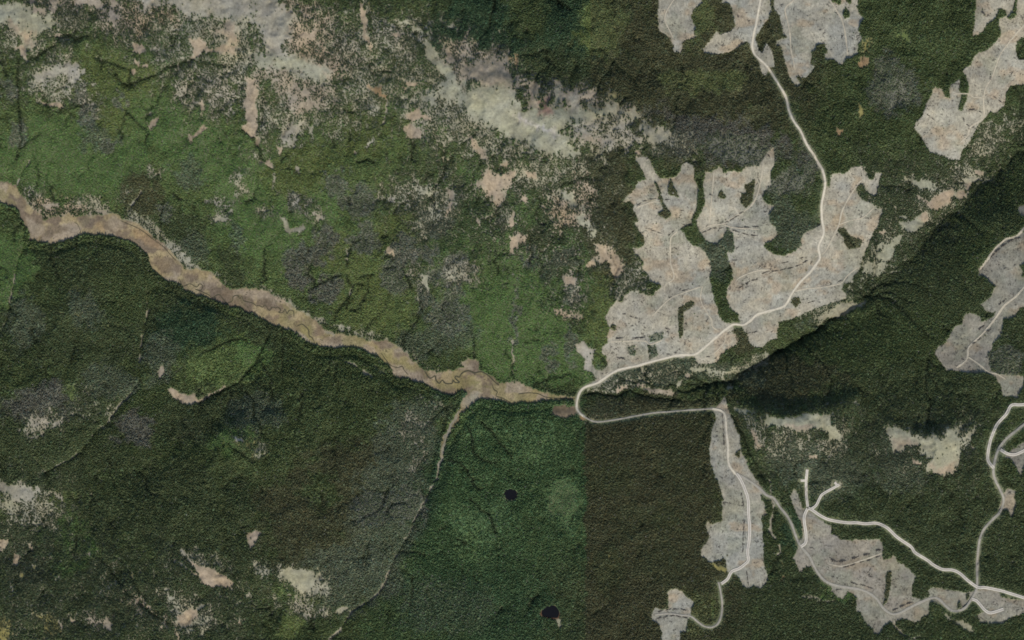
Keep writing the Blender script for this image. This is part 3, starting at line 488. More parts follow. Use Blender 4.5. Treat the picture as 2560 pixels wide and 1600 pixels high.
 (0,3,[(1570,1060),(1650,1075),(1690,1130),(1600,1110)],'pale',.3,6,5),(0,3,[(1690,1290),(1760,1220),(1870,1205),(1885,1290),(1750,1390),(1690,1350)],'tan',.04,4,5),(0,3,[(1860,1200),(1920,1150),(1940,1190),(1880,1220)],'pale',.2,3,4),
 (0,3,[(1920,1390),(2020,1220),(2025,1310),(1930,1440)],'pale',.35,4,4),(0,3,[(2320,1090),(2370,1040),(2380,1120)],'pale',.25,3,4),(0,3,[(1010,1295),(1090,1360),(1060,1410),(980,1370)],'pink',.15,4,4),(0,3,[(850,1280),(905,1320),(880,1340)],'pink',.2,3,4),(0,3,[(830,1210),(870,1270),(840,1260)],'pink',.25,3,4),
 (0,3,[(560,1280),(610,1380),(590,1420),(570,1350)],'pink',.12,3,4),(0,3,[(650,1280),(720,1330),(690,1340)],'tan',.15,3,4),(0,3,[(-20,1400),(100,1410),(80,1500),(-20,1530)],'yellow',.35,4,5),(0,3,[(420,1370),(470,1380),(450,1430)],'yellow',.2,3,4),
 (0,3,[(2330,500),(2430,470),(2430,600),(2380,640)],'tan',.25,4,4),(0,3,[(1660,1340),(1700,1440),(1770,1530),(1680,1530)],'tan',.3,4,4),(0,3,[(2200,1290),(2300,1330),(2290,1370)],'tan',.4,4,4),
 (0,3,[(1280,1060),(1320,1130),(1420,1190),(1420,1215),(1300,1140)],'tan',.3,3,3),(0,3,[(1250,860),(1275,880),(1285,950),(1265,930)],'yellow',.25,3,3),(0,3,[(820,680),(860,690),(850,720)],'pink',.1,3,3),
 (1,3,[(240,800),(330,850),(420,840),(560,880),(595,940),(560,1020),(450,1060),(380,1000),(300,920),(250,880)],'palegreen',.05,4,6),(1,3,[(360,1070),(400,1060),(400,1140),(370,1140)],'pale',.15,4,4),
 (1,3,[(560,950),(680,950),(740,1080),(620,1080),(480,1130),(450,1070)],'pale',.4,5,6),
 (1,3,[(750,1250),(800,1180),(885,1215),(800,1265)],'pale',.12,3,4),(1,3,[(640,1250),(690,1250),(680,1290)],'pale',.25,3,4),(1,3,[(820,1080),(850,1080),(840,1110)],'pale',.2,3,3),(1,3,[(430,1230),(480,1270),(460,1330)],'pale',.3,3,4),
 (1,3,[(-20,470),(70,490),(10,560),(-20,570)],'tan',.12,3,4),
 (2,3,[(1875,800),(1920,790),(1960,820),(2035,825),(2035,880),(1950,860)],'yellow',.08,4,4),(2,3,[(405,1305),(470,1310),(465,1400),(430,1390)],'palegreen',.05,3,3),(2,3,[(840,670),(960,730),(990,735),(900,725)],'yellow',.4,3,3),
 (3,3,[(300,1110),(410,1085),(560,1140),(650,1150),(560,1160),(440,1130),(330,1120)],'pale',.3,3,5),(3,3,[(1670,1280),(1760,1330),(1850,1320),(1930,1390),(1960,1440),(1900,1430),(1800,1370),(1700,1320)],'pale',.22,4,5),
 (3,3,[(90,990),(160,905),(155,950)],'orange',.1,3,3),(3,3,[(125,770),(155,780),(150,860)],'yellow',.15,3,3),(3,3,[(2220,740),(2320,770),(2290,800)],'pale',.5,4,4),
]
for o in OPEN: opening(*o)

# ---- wetland along the valley floor
MARSH = (T(0,1,[(-60,190),(100,205),(150,240),(180,310),(250,400),(310,470),(380,510),(400,560),(470,540),(600,540),(625,490),(680,540),(780,530),(900,520),(1060,500),(1130,530),(1180,570),(1290,590),(1380,660),(1430,720),(1540,780),(1620,870),(1690,960),(1740,1040),(1850,1030),(1970,1040),(2050,1110),(2130,1190),(2200,1220),(2330,1210),(2419,1225)])
 + T(1,1,[(120,1260),(260,1330),(400,1420),(520,1490)])
 + T(1,2,[(560,20),(640,80),(760,130),(900,140),(1010,170),(1050,200),(1250,200),(1380,270),(1440,340),(1510,420),(1600,480),(1740,495),(1850,470),(1960,450),(1930,400),(2010,370),(2110,400),(2115,480),(2220,530),(2300,590),(2419,590)])
 + T(2,2,[(80,600),(200,650),(320,690),(450,720),(600,735),(600,760),(400,760),(200,775),(0,800)])
 + T(1,2,[(2300,770),(2130,740),(2060,790),(1950,870),(1910,950),(1850,1040),(1800,1150),(1770,1300),(1740,1400),(1700,1500),(1690,1480),(1730,1300),(1750,1150),(1850,950),(1900,860),(1930,780),(1990,700),(1950,660),(1900,690),(1890,720),(1750,690),(1640,640),(1560,590),(1420,550),(1360,570),(1270,490),(1250,430),(1160,360),(1080,320),(980,270),(850,250),(760,270),(620,260),(520,230),(420,160),(330,100),(150,45)])
 + T(0,1,[(2419,1475),(2250,1400),(2080,1350),(1900,1290),(1740,1230),(1690,1175),(1520,1130),(1480,1080),(1420,1000),(1390,900),(1310,820),(1200,760),(1060,730),(900,700),(800,700),(700,730),(540,790),(490,800),(460,790),(340,770),(280,760),(260,680),(220,600),(180,520),(150,460),(80,440),(-60,360)]))
w, mm = poly_mask(MARSH, 3, 5)
n1 = fbm(U / 60, VV / 60, 211, 3); n2 = fbm(U / 34, VV / 34, 231, 4); n3 = fbm(U / 22, VV / 22, 261, 3)
mc = np.empty(U.shape + (3,)); mc[:] = GC['marsh']
a = sstep(0.47, 0.57, n2)[..., None]; mc = mc * (1 - a) + np.array(GC['brownmarsh']) * a
oliv = sstep(620, 780, U) * (0.55 + 0.6 * (n1 - 0.5)) + 0.25 * (n1 > 0.62)
a = np.clip(oliv * sstep(0.36, 0.55, n3), 0, 1)[..., None]; mc = mc * (1 - a) + np.array(GC['olivemarsh']) * a
a = (sstep(0.60, 0.66, fbm(U / 40, VV / 40, 251, 3)) * 0.85)[..., None]; mc = mc * (1 - a) + np.array(GC['tan']) * a
lerp(dens, w, mm, 0.012)
gcol[w] = gcol[w] * (1 - mm[..., None]) + mc[w] * mm[..., None]
cw = cover[w]; cw[mm > 0.5] = 2
lerp(hgt, w, mm, 0.4); lerp(broad, w, mm, 0.7)
SOUTHRIM = MARSH[[k for k, p in enumerate(MARSH) if p[0] > 1430][-1]:]
w, m = line_mask([(x - 2, y + 9) for x, y in SOUTHRIM], 9, 4, 2)
RIMW, RIMM = w, m
def patch(c, r, pts, key, soft=5, wob=6, k=0.9):
    w, m = poly_mask(T(c, r, pts), soft, wob)
    m = m * (cover[w] == 2) * k
    lerp(gcol, w, m, GC[key])
for p in [
 (0,1,[(230,530),(350,600),(420,620),(400,700),(330,750),(280,720),(250,640)],'tan',3,4),(0,1,[(540,620),(640,580),(720,600),(760,650),(740,700),(600,760),(500,780),(480,700),(560,680)],'tan',4,5),
 (0,1,[(1050,560),(1140,560),(1180,620),(1110,680),(1050,660)],'tan',3,4),(0,1,[(420,620),(520,600),(660,640),(560,690),(450,740),(400,700)],'brownmarsh',5,6),(0,1,[(180,330),(260,400),(230,470),(160,420)],'brownmarsh',5,6),
 (0,1,[(950,560),(1030,560),(1050,680),(980,640)],'brownmarsh',5,6),(0,1,[(1050,680),(1240,640),(1230,720),(1100,720)],'brownmarsh',6,6),(0,1,[(880,600),(960,590),(1000,680),(880,660)],'orange',6,6,.6),
 (0,1,[(1230,650),(1360,640),(1520,800),(1540,850),(1430,820),(1290,730)],'orange',6,6,.65),(0,1,[(1430,900),(1660,920),(1700,1060),(1500,1080),(1440,980)],'brownmarsh',6,6),(0,1,[(1530,1100),(1660,1080),(1690,1170),(1600,1160)],'tan',3,4),
 (0,1,[(1710,1060),(1860,1060),(1870,1140),(1750,1160)],'brownmarsh',5,6),(0,1,[(0,250),(60,290),(50,360),(0,350)],'olivemarsh',6,6,.7),(0,1,[(60,360),(160,400),(150,440),(80,410)],'olivemarsh',6,6,.7),
 (0,1,[(1850,1150),(2050,1110),(2110,1190),(1950,1210)],'tan',6,6,.6),(0,1,[(2180,1220),(2419,1230),(2419,1330),(2300,1270)],'tan',4,5,.9),(1,1,[(0,1225),(120,1260),(260,1330),(330,1400),(150,1320),(0,1300)],'tan',4,4),
 (1,1,[(80,1320),(230,1370),(280,1440),(150,1430),(80,1380)],'brownmarsh',5,6,.8),(1,2,[(560,30),(640,100),(640,160),(580,120)],'brownmarsh',5,5),(1,2,[(640,180),(800,150),(800,230),(690,220)],'brownmarsh',5,5),
 (1,2,[(640,90),(760,130),(740,160),(650,120)],'palegrey',3,4),(1,2,[(420,60),(500,60),(540,180),(610,240),(520,220),(420,120)],'olivemarsh',5,5,.9),(1,2,[(1130,210),(1290,210),(1300,270),(1190,280)],'brownmarsh',4,4),
 (1,2,[(1290,280),(1390,260),(1400,300),(1320,310)],'tan',3,4),(1,2,[(1300,310),(1420,310),(1420,350),(1320,350)],'brownmarsh',3,4),(1,2,[(1180,290),(1300,360),(1490,420),(1500,500),(1360,430),(1180,380)],'olivemarsh',6,6,.85),
 (1,2,[(1500,480),(1600,500),(1580,560),(1490,540)],'brownmarsh',5,5,.6),(1,2,[(1650,560),(1860,600),(1960,560),(2080,520),(2060,620),(1850,660),(1700,640)],'olivemarsh',6,6,.6),(1,2,[(2010,380),(2110,400),(2110,470),(2040,460)],'brownmarsh',3,4,.8),
 (1,2,[(2130,640),(2220,640),(2220,720),(2140,720)],'brownmarsh',4,4,.8),(1,2,[(230,60),(330,80),(460,150),(600,270),(500,240),(380,170)],'pink',4,4,.8),(1,2,[(1990,700),(2120,680),(2060,780),(1930,850),(1930,780)],'palegrey',6,5,.7),
]: patch(*p)
# bushes at the wetland's south rim
for p in [(1,2,[(250,60),(330,90),(470,160),(610,270),(560,280),(420,210)]),(1,2,[(1040,410),(1180,440),(1280,500),(1360,560),(1250,550),(1150,490)])]:
    w, m = poly_mask(T(*p), 4, 5); lerp(dens, w, m, 0.45)

# ---- clearcut blocks
CUTS = []
def cut(pts, key, label, holes=(), left=0.010):
    CUTS.append(label)
    w, m = poly_mask(pts, 1.6, 2.6)
    for h in holes:
        xs = [p[0] for p in h]
        d = seg_dist(U[w], VV[w], h, True)
        ins = inside(U[w] + wobx[w] * 5, VV[w] + woby[w] * 5, h)
        m = m * (1 - np.where(ins, 1.0, 0.0))
    lerp(dens, w, m, left); lerp(hgt, w, m, 0.55); lerp(dead, w, m, 0.0); lerp(broad, w, m, 0.0)
    base = np.array(GC[key])
    k1 = sstep(0.42, 0.66, fbm(U[w] / 70 + 5, VV[w] / 70, 300 + len(CUTS), 3))[..., None]
    other = np.array(GC['cutpink'] if key == 'cutgrey' else GC['cutgrey'] if key == 'cutpink' else (0.186, 0.168, 0.136))
    colr = base * (1 - 0.75 * k1) + other * 0.75 * k1
    k2 = (sstep(0.56, 0.72, fbm(U[w] / 42 + 9, VV[w] / 30, 340 + len(CUTS), 4)) * 0.72)[..., None]
    colr = colr * (1 - k2) + np.array(GC['cutpink' if key != 'cutdull' else 'cutdull']) * (1.0, 0.875, 0.78) * k2
    k3 = (sstep(0.54, 0.70, fbm(U[w] / 40 + 3, VV[w] / 40, 370 + len(CUTS), 3)) * 0.45)[..., None]
    colr = colr * (1 - k3) + np.array((0.160, 0.165, 0.120)) * k3
    gcol[w] = gcol[w] * (1 - m[..., None]) + colr * m[..., None]
    cw = cover[w]; cw[m > 0.5] = 9 + len(CUTS)

cut(T(2,0,[(1385,-20),(1370,130),(1390,300),(1430,330),(1480,350),(1520,430),(1535,500),(1600,510),(1615,420),(1640,385),(1740,355),(1725,310),(1735,265),(1690,150),(1720,90),(1800,30),(1760,-20)]),'cutgrey','grey tongue of logged ground at the top edge with a pale track down it')
cut(T(2,0,[(1960,-20),(1985,45),(2040,30),(2080,120),(2110,250),(2050,300),(1960,330),(1935,290),(1890,350),(1800,470),(1820,500),(1900,515),(2050,500),(2150,440),(2220,390),(2250,470),(2300,540),(2340,590),(2360,700),(2400,715),(2430,640),(2480,640),(2470,540),(2440,440),(2400,400),(2370,490),(2330,480),(2300,350),(2380,240),(2419,180),(2450,100),(2440,-20)]),'cutgrey','pale logged block on both sides of the top of the main road')
cut(T(3,0,[(50,-20),(50,90),(110,160),(145,330),(170,360),(80,380),(70,430),(120,440),(150,560),(200,740),(240,800),(290,835),(300,790),(265,740),(280,710),(310,735),(350,730),(420,680),(440,620),(400,600),(410,540),(400,490),(440,470),(470,425),(530,425),(560,500),(520,510),(560,570),(620,565),(660,610),(690,615),(740,560),(780,555),(840,510),(850,430),(880,370),(850,300),(860,260),(885,200),(910,175),(860,140),(840,80),(835,-20),(780,-10),(770,50),(740,10),(700,0),(680,40),(600,30),(580,-20)]),'cutgrey','large two-lobed grey logged block at the top edge with two tracks',[T(3,0,[(730,80),(765,120),(760,170),(720,185),(700,140)])])
cut(T(3,0,[(1970,-20),(1945,130),(1935,280),(1915,320),(1925,350),(1990,335),(2060,240),(2110,200),(2150,140),(2170,95),(2230,100),(2250,160),(2165,180),(2160,230),(2190,300),(2170,380),(2110,440),(1990,500),(1930,540),(1910,620),(1850,640),(1820,680),(1860,720),(1880,780),(1890,880),(1860,970),(1830,1050),(1790,1040),(1820,930),(1800,850),(1820,780),(1800,750),(1720,810),(1705,880),(1720,930),(1660,920),(1640,850),(1575,820),(1540,880),(1500,960),(1460,1080),(1380,1160),(1380,1220),(1450,1300),(1490,1380),(1530,1440),(1620,1460),(1680,1490),(1760,1512),(1830,1512),(1840,1430),(1890,1380),(1950,1280),(1980,1200),(2040,1130),(2110,1050),(2160,1070),(2240,1000),(2260,870),(2300,800),(2440,800),(2440,-20)]),'cutpink','long pinkish logged block running down from the top right corner',
    [T(3,0,[(2350,400),(2419,350),(2440,560),(2360,560),(2340,480)]), T(3,0,[(2320,0),(2335,0),(2320,170),(2280,190),(2250,180),(2300,120)])])
STRIPW = T(2,1,[(1980,1512),(1930,1370),(1900,1250),(1870,1140),(1890,1030),(1870,950),(1840,880),(1780,830),(1710,810),(1650,750),(1620,690),(1580,650),(1690,610),(1700,560),(1740,460),(1750,350),(1760,280),(1720,190),(1720,120),(1715,60),(1640,20),(1600,50),(1580,130),(1530,170),(1390,180),(1300,20),(1270,-30)])
ISL = {
 'a': T(2,1,[(1340,190),(1380,270),(1415,370),(1440,430),(1500,520),(1450,560),(1370,520),(1420,480),(1400,390),(1370,300)]),
 'b': T(2,1,[(1500,190),(1530,270),(1560,360),(1470,330),(1480,240)]),
 'c': T(2,1,[(1570,1400),(1700,1330),(1725,1360),(1615,1440),(1610,1560),(1620,1660),(1590,1700),(1580,1560)]),
 'd': T(2,1,[(1970,280),(2020,350),(1980,365),(1940,340)]),
 'e': T(2,1,[(2290,180),(2280,290),(2270,400),(2210,450),(2150,400),(2170,320),(2220,320),(2200,240),(2250,220)]),
 'f': T(2,1,[(2040,630),(2080,700),(2105,830),(2070,880),(2030,850),(1940,790),(1990,740)]),
 'g': T(3,1,[(650,650),(720,640),(780,720),(850,740),(900,770),(870,820),(780,840),(720,780),(720,730)]),
 'h': T(3,1,[(240,1310),(300,1290),(310,1340),(270,1400),(230,1350)]),
 'i': T(2,2,[(1290,150),(1420,110),(1440,160),(1380,210),(1310,200)]),
 'j': T(2,2,[(1080,250),(1160,240),(1165,330),(1110,330)]),
 'k': T(2,2,[(1280,230),(1350,240),(1390,330),(1300,370)]),
 'l': T(2,2,[(2110,1270),(2165,1230),(2150,1310)]),
 'm': T(3,3,[(1130,870),(1165,870),(1160,1000),(1130,1160),(1085,1200),(1100,1150),(1120,1000)]),
 'n': T(3,3,[(1885,1070),(1905,1075),(1900,1120),(1870,1150)]),
 'o': T(3,3,[(1810,1130),(1835,1200),(1785,1225)]),
 'p': T(2,2,[(940,50),(985,60),(975,95),(940,90)]),
}
cut(T(2,1,[(1150,-20),(1190,60),(1240,130),(1260,190),(1180,210),(1150,290),(1080,340),(1045,400),(1070,410),(1110,390),(1145,430),(1135,470),(1170,520),(1190,570),(1160,600),(1190,670),(1240,720),(1250,790),(1190,840),(1150,830),(1150,880),(1210,930),(1240,960),(1230,1040),(1290,1080),(1300,1130),(1340,1170),(1400,1180),(1410,1210),(1350,1240),(1340,1280),(1260,1280),(1180,1240),(1110,1240),(1040,1330),(980,1340),(920,1410),(880,1480),(890,1512)])
    + T(2,2,[(920,80),(900,160),(900,220),(850,260),(850,310),(890,350),(900,420),(860,480),(800,470),(760,400),(720,440),(780,540),(800,600),(900,540),(1000,485),(1200,440),(1500,360),(1730,345),(1760,415),(1850,420),(1960,390),(1980,330),(2070,260),(2140,230),(2160,180),(2110,120),(2095,50)]) + STRIPW,
    'cutpink','big pale logged hillside west of the wooded creek strip',[ISL['a'],ISL['b'],ISL['c'],ISL['i'],ISL['j'],ISL['k'],ISL['p']])
cut(T(2,1,[(1740,640),(1740,560),(1790,480),(1820,400),(1800,250),(1820,110),(1880,120),(1960,60),(2000,120),(2080,100),(2160,120),(2200,70),(2330,60),(2360,0),(2400,-60),(2470,-120),(2478,0)])
    + T(3,1,[(55,50),(20,130),(35,250),(0,260),(-40,300),(-50,370),(0,430),(75,430),(10,520),(20,600),(70,640),(100,690),(90,720),(30,770),(0,780),(-40,800),(0,850),(50,890),(150,905),(260,860),(310,810),(320,720),(350,680),(430,650),(490,600),(495,500),(490,430),(520,330),(545,250),(570,250),(590,150),(640,125),(720,130),(790,70),(880,60),(920,110),(950,180),(980,180),(1020,125),(1075,125),(1050,200),(1030,345),(980,330),(930,290),(905,230),(840,230),(830,270),(870,350),(900,390),(960,390),(1030,450),(1085,460),(1080,510),(1050,560),(1050,620),(1000,690),(960,800),(930,840),(890,980),(860,1060),(820,1090),(810,1150),(730,1170),(700,1220),(750,1270),(740,1310),(600,1350),(400,1430),(250,1490),(200,1512)])
    + T(3,2,[(180,0),(110,20),(100,60),(100,180),(0,200)]) + T(2,2,[(2400,250),(2340,270),(2280,260),(2240,190),(2190,80)])
    + T(2,1,[(2150,1512),(2140,1460),(2060,1400),(2030,1300),(2040,1190),(2090,1130),(2080,1030),(2040,930),(2030,860),(1990,830),(1960,800),(1900,800),(1850,780),(1790,700)]),
    'cutpink','widest logged hillside crossed by the main road east of the wooded creek strip',[ISL['d'],ISL['e'],ISL['f'],ISL['g'],ISL['h']])
cut(T(2,2,[(2010,720),(1960,800),(1915,850),(1930,930),(1890,1060),(1870,1200),(1880,1340),(1910,1430),(1930,1512)])+T(2,3,[(1940,0),(1970,80),(2000,190),(1980,220),(2000,280),(1980,390),(1910,420),(1850,395),(1825,450),(1870,540),(1830,600),(1780,660),(1800,730),(1870,790),(1960,770),(2000,740),(2030,800),(2040,870),(2100,880),(2150,930),(2180,990),(2240,1035),(2280,1015),(2370,1025),(2419,960),(2419,900),(2390,800),(2380,600),(2370,350),(2410,330),(2400,250),(2360,180),(2370,110),(2330,20),(2310,0)])+T(2,2,[(2250,1420),(2220,1330),(2170,1240),(2160,1100),(2100,970),(2050,830),(2025,730)]),'cutgrey','tall narrow grey logged block south of the gorge',[ISL['l']])
cut(T(2,3,[(1550,1025),(1480,1050),(1470,1070),(1480,1210),(1420,1230),(1350,1205),(1320,1250),(1320,1330),(1390,1370),(1410,1430),(1420,1530),(1580,1530),(1600,1440),(1650,1450),(1660,1330),(1690,1290),(1690,1210),(1720,1190),(1710,1140),(1650,1100),(1610,1060)]),'cutgrey','small star-shaped logged block at the bottom edge')
cut(T(3,3,[(250,80),(210,150),(250,280),(290,350),(320,420),(340,550),(300,570),(290,620),(270,690),(235,740),(280,810),(290,860),(320,880),(345,840),(400,820),(430,840),(490,930),(600,1000),(605,1060),(640,1095),(710,1130),(750,1090),(760,1050),(800,1070),(840,1120),(830,1230),(880,1260),(930,1360),(1000,1410),(1010,1460),(1060,1470),(1100,1390),(1160,1345),(1200,1370),(1230,1330),(1310,1320),(1390,1345),(1440,1335),(1460,1290),(1520,1280),(1530,1150),(1600,1150),(1680,1200),(1740,1240),(1820,1235),(1880,1180),(1960,1050),(1860,1060),(1700,1040),(1640,1020),(1550,1015),(1515,1040),(1520,1100),(1450,1150),(1440,1120),(1370,1100),(1370,1000),(1400,910),(1350,850),(1290,800),(1220,770),(1210,730),(1180,710),(1150,750),(1090,740),(1080,690),(1100,640),(1080,590),(1040,560),(900,560),(780,570),(690,560),(650,520),(610,510),(590,440),(480,370),(390,290),(330,270),(290,130)]),'cutdull','sprawling dull logged block around the winding grey road at the bottom right',[ISL['m'],ISL['n'],ISL['o']])
cut(T(3,3,[(1970,1050),(2070,1025),(2180,1060),(2200,1100),(2300,1130),(2440,1130),(2440,1240),(2300,1300),(2210,1350),(2010,1360),(1995,1320),(1975,1280),(2080,1230),(2040,1220),(1985,1150),(1935,1130)]),'cutdull','logged patch in the bottom right corner holding a cream spur road')
cut(T(3,3,[(2260,70),(2330,110),(2320,170),(2345,240),(2300,350),(2260,290),(2220,280),(2180,270),(2200,200),(2220,130)]),'cutdull','small lens-shaped logged patch beside the grey road')
cut(T(3,1,[(2440,630),(2340,720),(2240,740),(2150,820),(2080,930),(1990,1030),(1990,1070),(2040,1110),(2090,1160),(2140,1200),(2100,1290),(2010,1360),(2040,1410),(2110,1450),(2140,1430),(2120,1530),(2160,1530),(2330,1480),(2380,1400),(2440,1380),(2440,1100),(2400,1100),(2400,1040),(2370,1000),(2440,970)]),'cutdull','logged slope at the right edge below the curved double road')
cut(T(3,2,[(1850,-10),(1830,30),(1740,90),(1720,150),(1680,220),(1600,260),(1580,320),(1640,410),(1680,470),(1800,490),(1900,500),(2060,500),(2140,540),(2180,600),(2220,720),(2290,720),(2350,740),(2380,670),(2410,620),(2410,530),(2300,520),(2180,510),(2095,480),(2090,400),(2070,330),(2110,280),(2120,220),(2200,150),(2220,50),(2215,-20),(2120,-30),(2010,20),(2005,-40),(1920,-70),(1860,-50)]),'cutdull','dull logged patch with the Y-shaped track near the right edge')
cut(T(3,1,[(2440,410),(2380,430),(2360,480),(2400,530),(2440,540)]),'cutdull','tiny logged corner cut off by the right edge')
cut(T(3,2,[(2440,1110),(2330,1200),(2260,1250),(2225,1290),(2290,1310),(2310,1350),(2340,1400),(2370,1480),(2400,1400),(2440,1320)]),'cutdull','finger-edged logged patch under the cream side road at the right edge',left=0.06)
for key, iso in ISL.items():
    w, m = poly_mask(iso, 2, 3)
    lerp(dens, w, m, {'i':0.45,'j':0.5,'k':0.6}.get(key, 0.95)); lerp(tcol, w, m, TC['gt'] if key in 'fijk' else TC['br']); lerp(hgt, w, m, 0.85)
    gc = GC['greyfloor'] if key in 'fijk' else GC['floor']
    lerp(gcol, w, m * 0.7, gc); lerp(broad, w, m, 0.05)
    cw = cover[w]; cw[m > 0.5] = 0
# wooded strip: its lower end is pale and thin
w, m = poly_mask(T(2,1,[(1840,860),(1990,830),(2040,930),(2080,1030),(1890,1020)]), 8, 8); lerp(tcol, w, m, TC['gt'])
w, m = poly_mask(T(2,2,[(2090,60),(2180,60),(2260,200),(2290,280),(2140,330),(2080,300),(2150,210)]), 5, 6); lerp(tcol, w, m, TC['br']); lerp(dens, w, m, 0.85)

# ------------------------------------------------------------------ ponds, streams, gullies, roads as lines in the photo plane
POND1 = T(2,3,[(-70,110),(-45,85),(-10,88),(25,92),(45,115),(48,150),(25,180),(-10,188),(-50,180),(-70,150)])
POND2 = T(2,3,[(268,1262),(290,1225),(325,1195),(370,1182),(420,1200),(448,1245),(452,1275),(430,1302),(385,1302),(330,1296),(285,1280)])
for p in (POND1, POND2):
    w, m = poly_mask(p, 3, 1); lerp(dens, w, m, 0)
    w, m = poly_mask([(x + (x - sum(q[0] for q in p) / len(p)) * 0.10, y + (y - sum(q[1] for q in p) / len(p)) * 0.10 + 2) for x, y in p], 2, 2)
    lerp(dens, w, m, 0.0); lerp(gcol, w, m, (0.075, 0.040, 0.022) if p is POND2 else (0.12, 0.125, 0.06))

GULLY = [  # line, depth (m), half width (photo px), pale verge?
 (T(0,0,[(150,1512),(200,1300),(180,1000),(170,700),(180,560)]), 8, 9, 0),
 (T(0,1,[(270,0),(230,70),(190,140),(160,230)]), 10, 8, 1),
 (T(0,0,[(1090,700),(1160,800),(1210,790),(1240,720),(1240,660)]), 6, 8, 0), (T(0,0,[(1190,1040),(1260,1110),(1330,1190),(1400,1260),(1360,1340)]), 7, 8, 0),
 (T(0,0,[(1200,800),(1330,760),(1480,720),(1560,650),(1700,610),(1800,570)]), 12, 12, 0), (T(0,0,[(200,1400),(290,1320),(380,1270)]), 6, 7, 0),
 (T(0,0,[(270,570),(360,540),(430,490),(520,440)]), 9, 9, 0), (T(0,0,[(560,360),(640,340),(720,380),(840,350)]), 10, 10, 0), (T(0,0,[(900,560),(1040,600),(1210,660)]), 6, 8, 0),
 (T(0,1,[(1330,280),(1290,360),(1220,460),(1140,550)]), 12, 9, 1), (T(0,1,[(1640,320),(1710,370)]), 8, 6, 0),
 (T(0,0,[(2419,1330),(2350,1270),(2300,1240)]), 6, 7, 0), (T(1,0,[(0,1340),(40,1420),(60,1512)]), 8, 8, 0),
 (T(1,1,[(850,1090),(880,1160),(910,1200),(880,1280),(810,1370),(760,1440),(740,1512)]), 8, 6, 0), (T(1,1,[(500,1230),(600,1170),(720,1110),(800,1090)]), 6, 6, 0), (T(1,1,[(860,1000),(870,900),(890,820),(980,740)]), 6, 6, 0),
 (T(1,1,[(1380,1030),(1430,1110),(1460,1200)]), 6, 7, 0), (T(1,0,[(1210,1180),(1240,1060),(1230,960)]), 8, 8, 1), (T(2,1,[(480,230),(560,210),(640,170),(800,180)]), 9, 8, 0),
 (T(2,2,[(10,500),(15,400),(5,280),(10,200)]), 4, 5, 1), (T(2,2,[(220,600),(290,590),(360,545),(470,540),(550,500)]), 5, 5, 0),
 (T(0,1,[(290,780),(220,850),(170,920)])+T(0,2,[(60,40),(0,120)]), 10, 8, 1),
 (T(0,1,[(1500,1150),(1420,1240),(1380,1260),(1400,1400),(1370,1512)])+T(0,2,[(1350,100),(1310,280),(1320,420),(1310,580),(1240,680),(1120,820),(1010,980),(930,1030),(760,1250),(600,1350),(420,1450)]), 12, 12, 1),
 (T(1,2,[(160,50),(110,160),(60,280),(0,400)])+T(0,2,[(2400,420),(2260,580),(2160,640),(1990,720),(1880,790)]), 10, 7, 0),
 (T(1,2,[(1910,870),(1850,980),(1780,1150),(1750,1300),(1700,1512)])+T(1,3,[(1650,80),(1570,260),(1490,390),(1430,540),(1330,690),(1250,880),(1180,1050),(1000,1190),(900,1240),(800,1420),(660,1530)]), 11, 11, 2),
 (T(1,2,[(2000,1000),(2040,1100),(2050,1250),(2150,1330),(2260,1340)]), 5, 7, 0), (T(1,2,[(2130,960),(2240,1060),(2300,1160),(2419,1290)]), 5, 7, 0), (T(1,2,[(1820,1320),(1920,1340),(2060,1512)]), 5, 7, 0),
 (T(1,3,[(2040,0),(2060,60),(2120,90)]), 4, 6, 0), (T(1,3,[(2020,180),(2120,280),(2200,320),(2260,500)]), 4, 7, 0),
 (T(0,3,[(950,740),(1040,830),(1130,950),(1200,1050),(1300,1110),(1420,1230),(1500,1300)]), 5, 5, 0), (T(0,3,[(1150,760),(1230,860),(1280,960),(1330,1080)]), 4, 4, 0), (T(0,3,[(1340,1160),(1440,1250),(1600,1340)]), 5, 4, 0),
 (T(1,3,[(1240,290),(1290,220),(1400,215)]), 8, 7, 0), (T(0,2,[(1880,340),(1960,290),(2060,250),(2200,180),(2320,190)]), 6, 6, 0), (T(0,2,[(2160,1170),(2300,1260),(2400,1320)]), 10, 9, 0), (T(1,2,[(830,380),(960,450),(1080,540)]), 5, 5, 1),
 (T(2,2,[(620,740),(700,700),(800,690),(900,710),(1000,720),(1050,690),(1120,660),(1180,700),(1260,720),(1400,745),(1600,755)]), 14, 12, 0),
 (T(3,3,[(20,0),(60,300),(20,480),(110,620),(120,700),(30,780)]), 5, 6, 1),(T(3,3,[(1190,1370),(1230,1410),(1310,1470),(1360,1500),(1490,1500)]), 6, 5, 1),
 (T(2,2,[(2050,830),(2110,960),(2200,1100),(2240,1240),(2330,1400),(2390,1512)]), 10, 9, 0),
 (T(2,0,[(430,0),(500,40),(560,90)]), 6, 8, 0), (T(2,0,[(930,570),(1040,660),(1180,810)]), 5, 8, 0), (T(0,0,[(1900,590),(2050,620),(2200,640)]), 6, 9, 0),
 (T(1,0,[(830,770),(900,750)]), 6, 5, 0), (T(1,0,[(1050,610),(1110,620)]), 6, 5, 0), (T(1,0,[(1200,690),(1280,690)]), 7, 5, 0), (T(1,1,[(980,1110),(1040,1095),(1110,1080)]), 7, 5, 0), (T(1,1,[(950,1170),(1010,1175)]), 9, 5, 0), (T(1,1,[(1220,1020),(1310,1010)]), 8, 5, 0), (T(1,1,[(1220,920),(1290,910)]), 8, 5, 0),
 (T(1,0,[(830,1040),(920,1080)]), 7, 6, 0), (T(1,0,[(960,1530),(1060,1512),(1120,1540)]), 9, 6, 0),
]
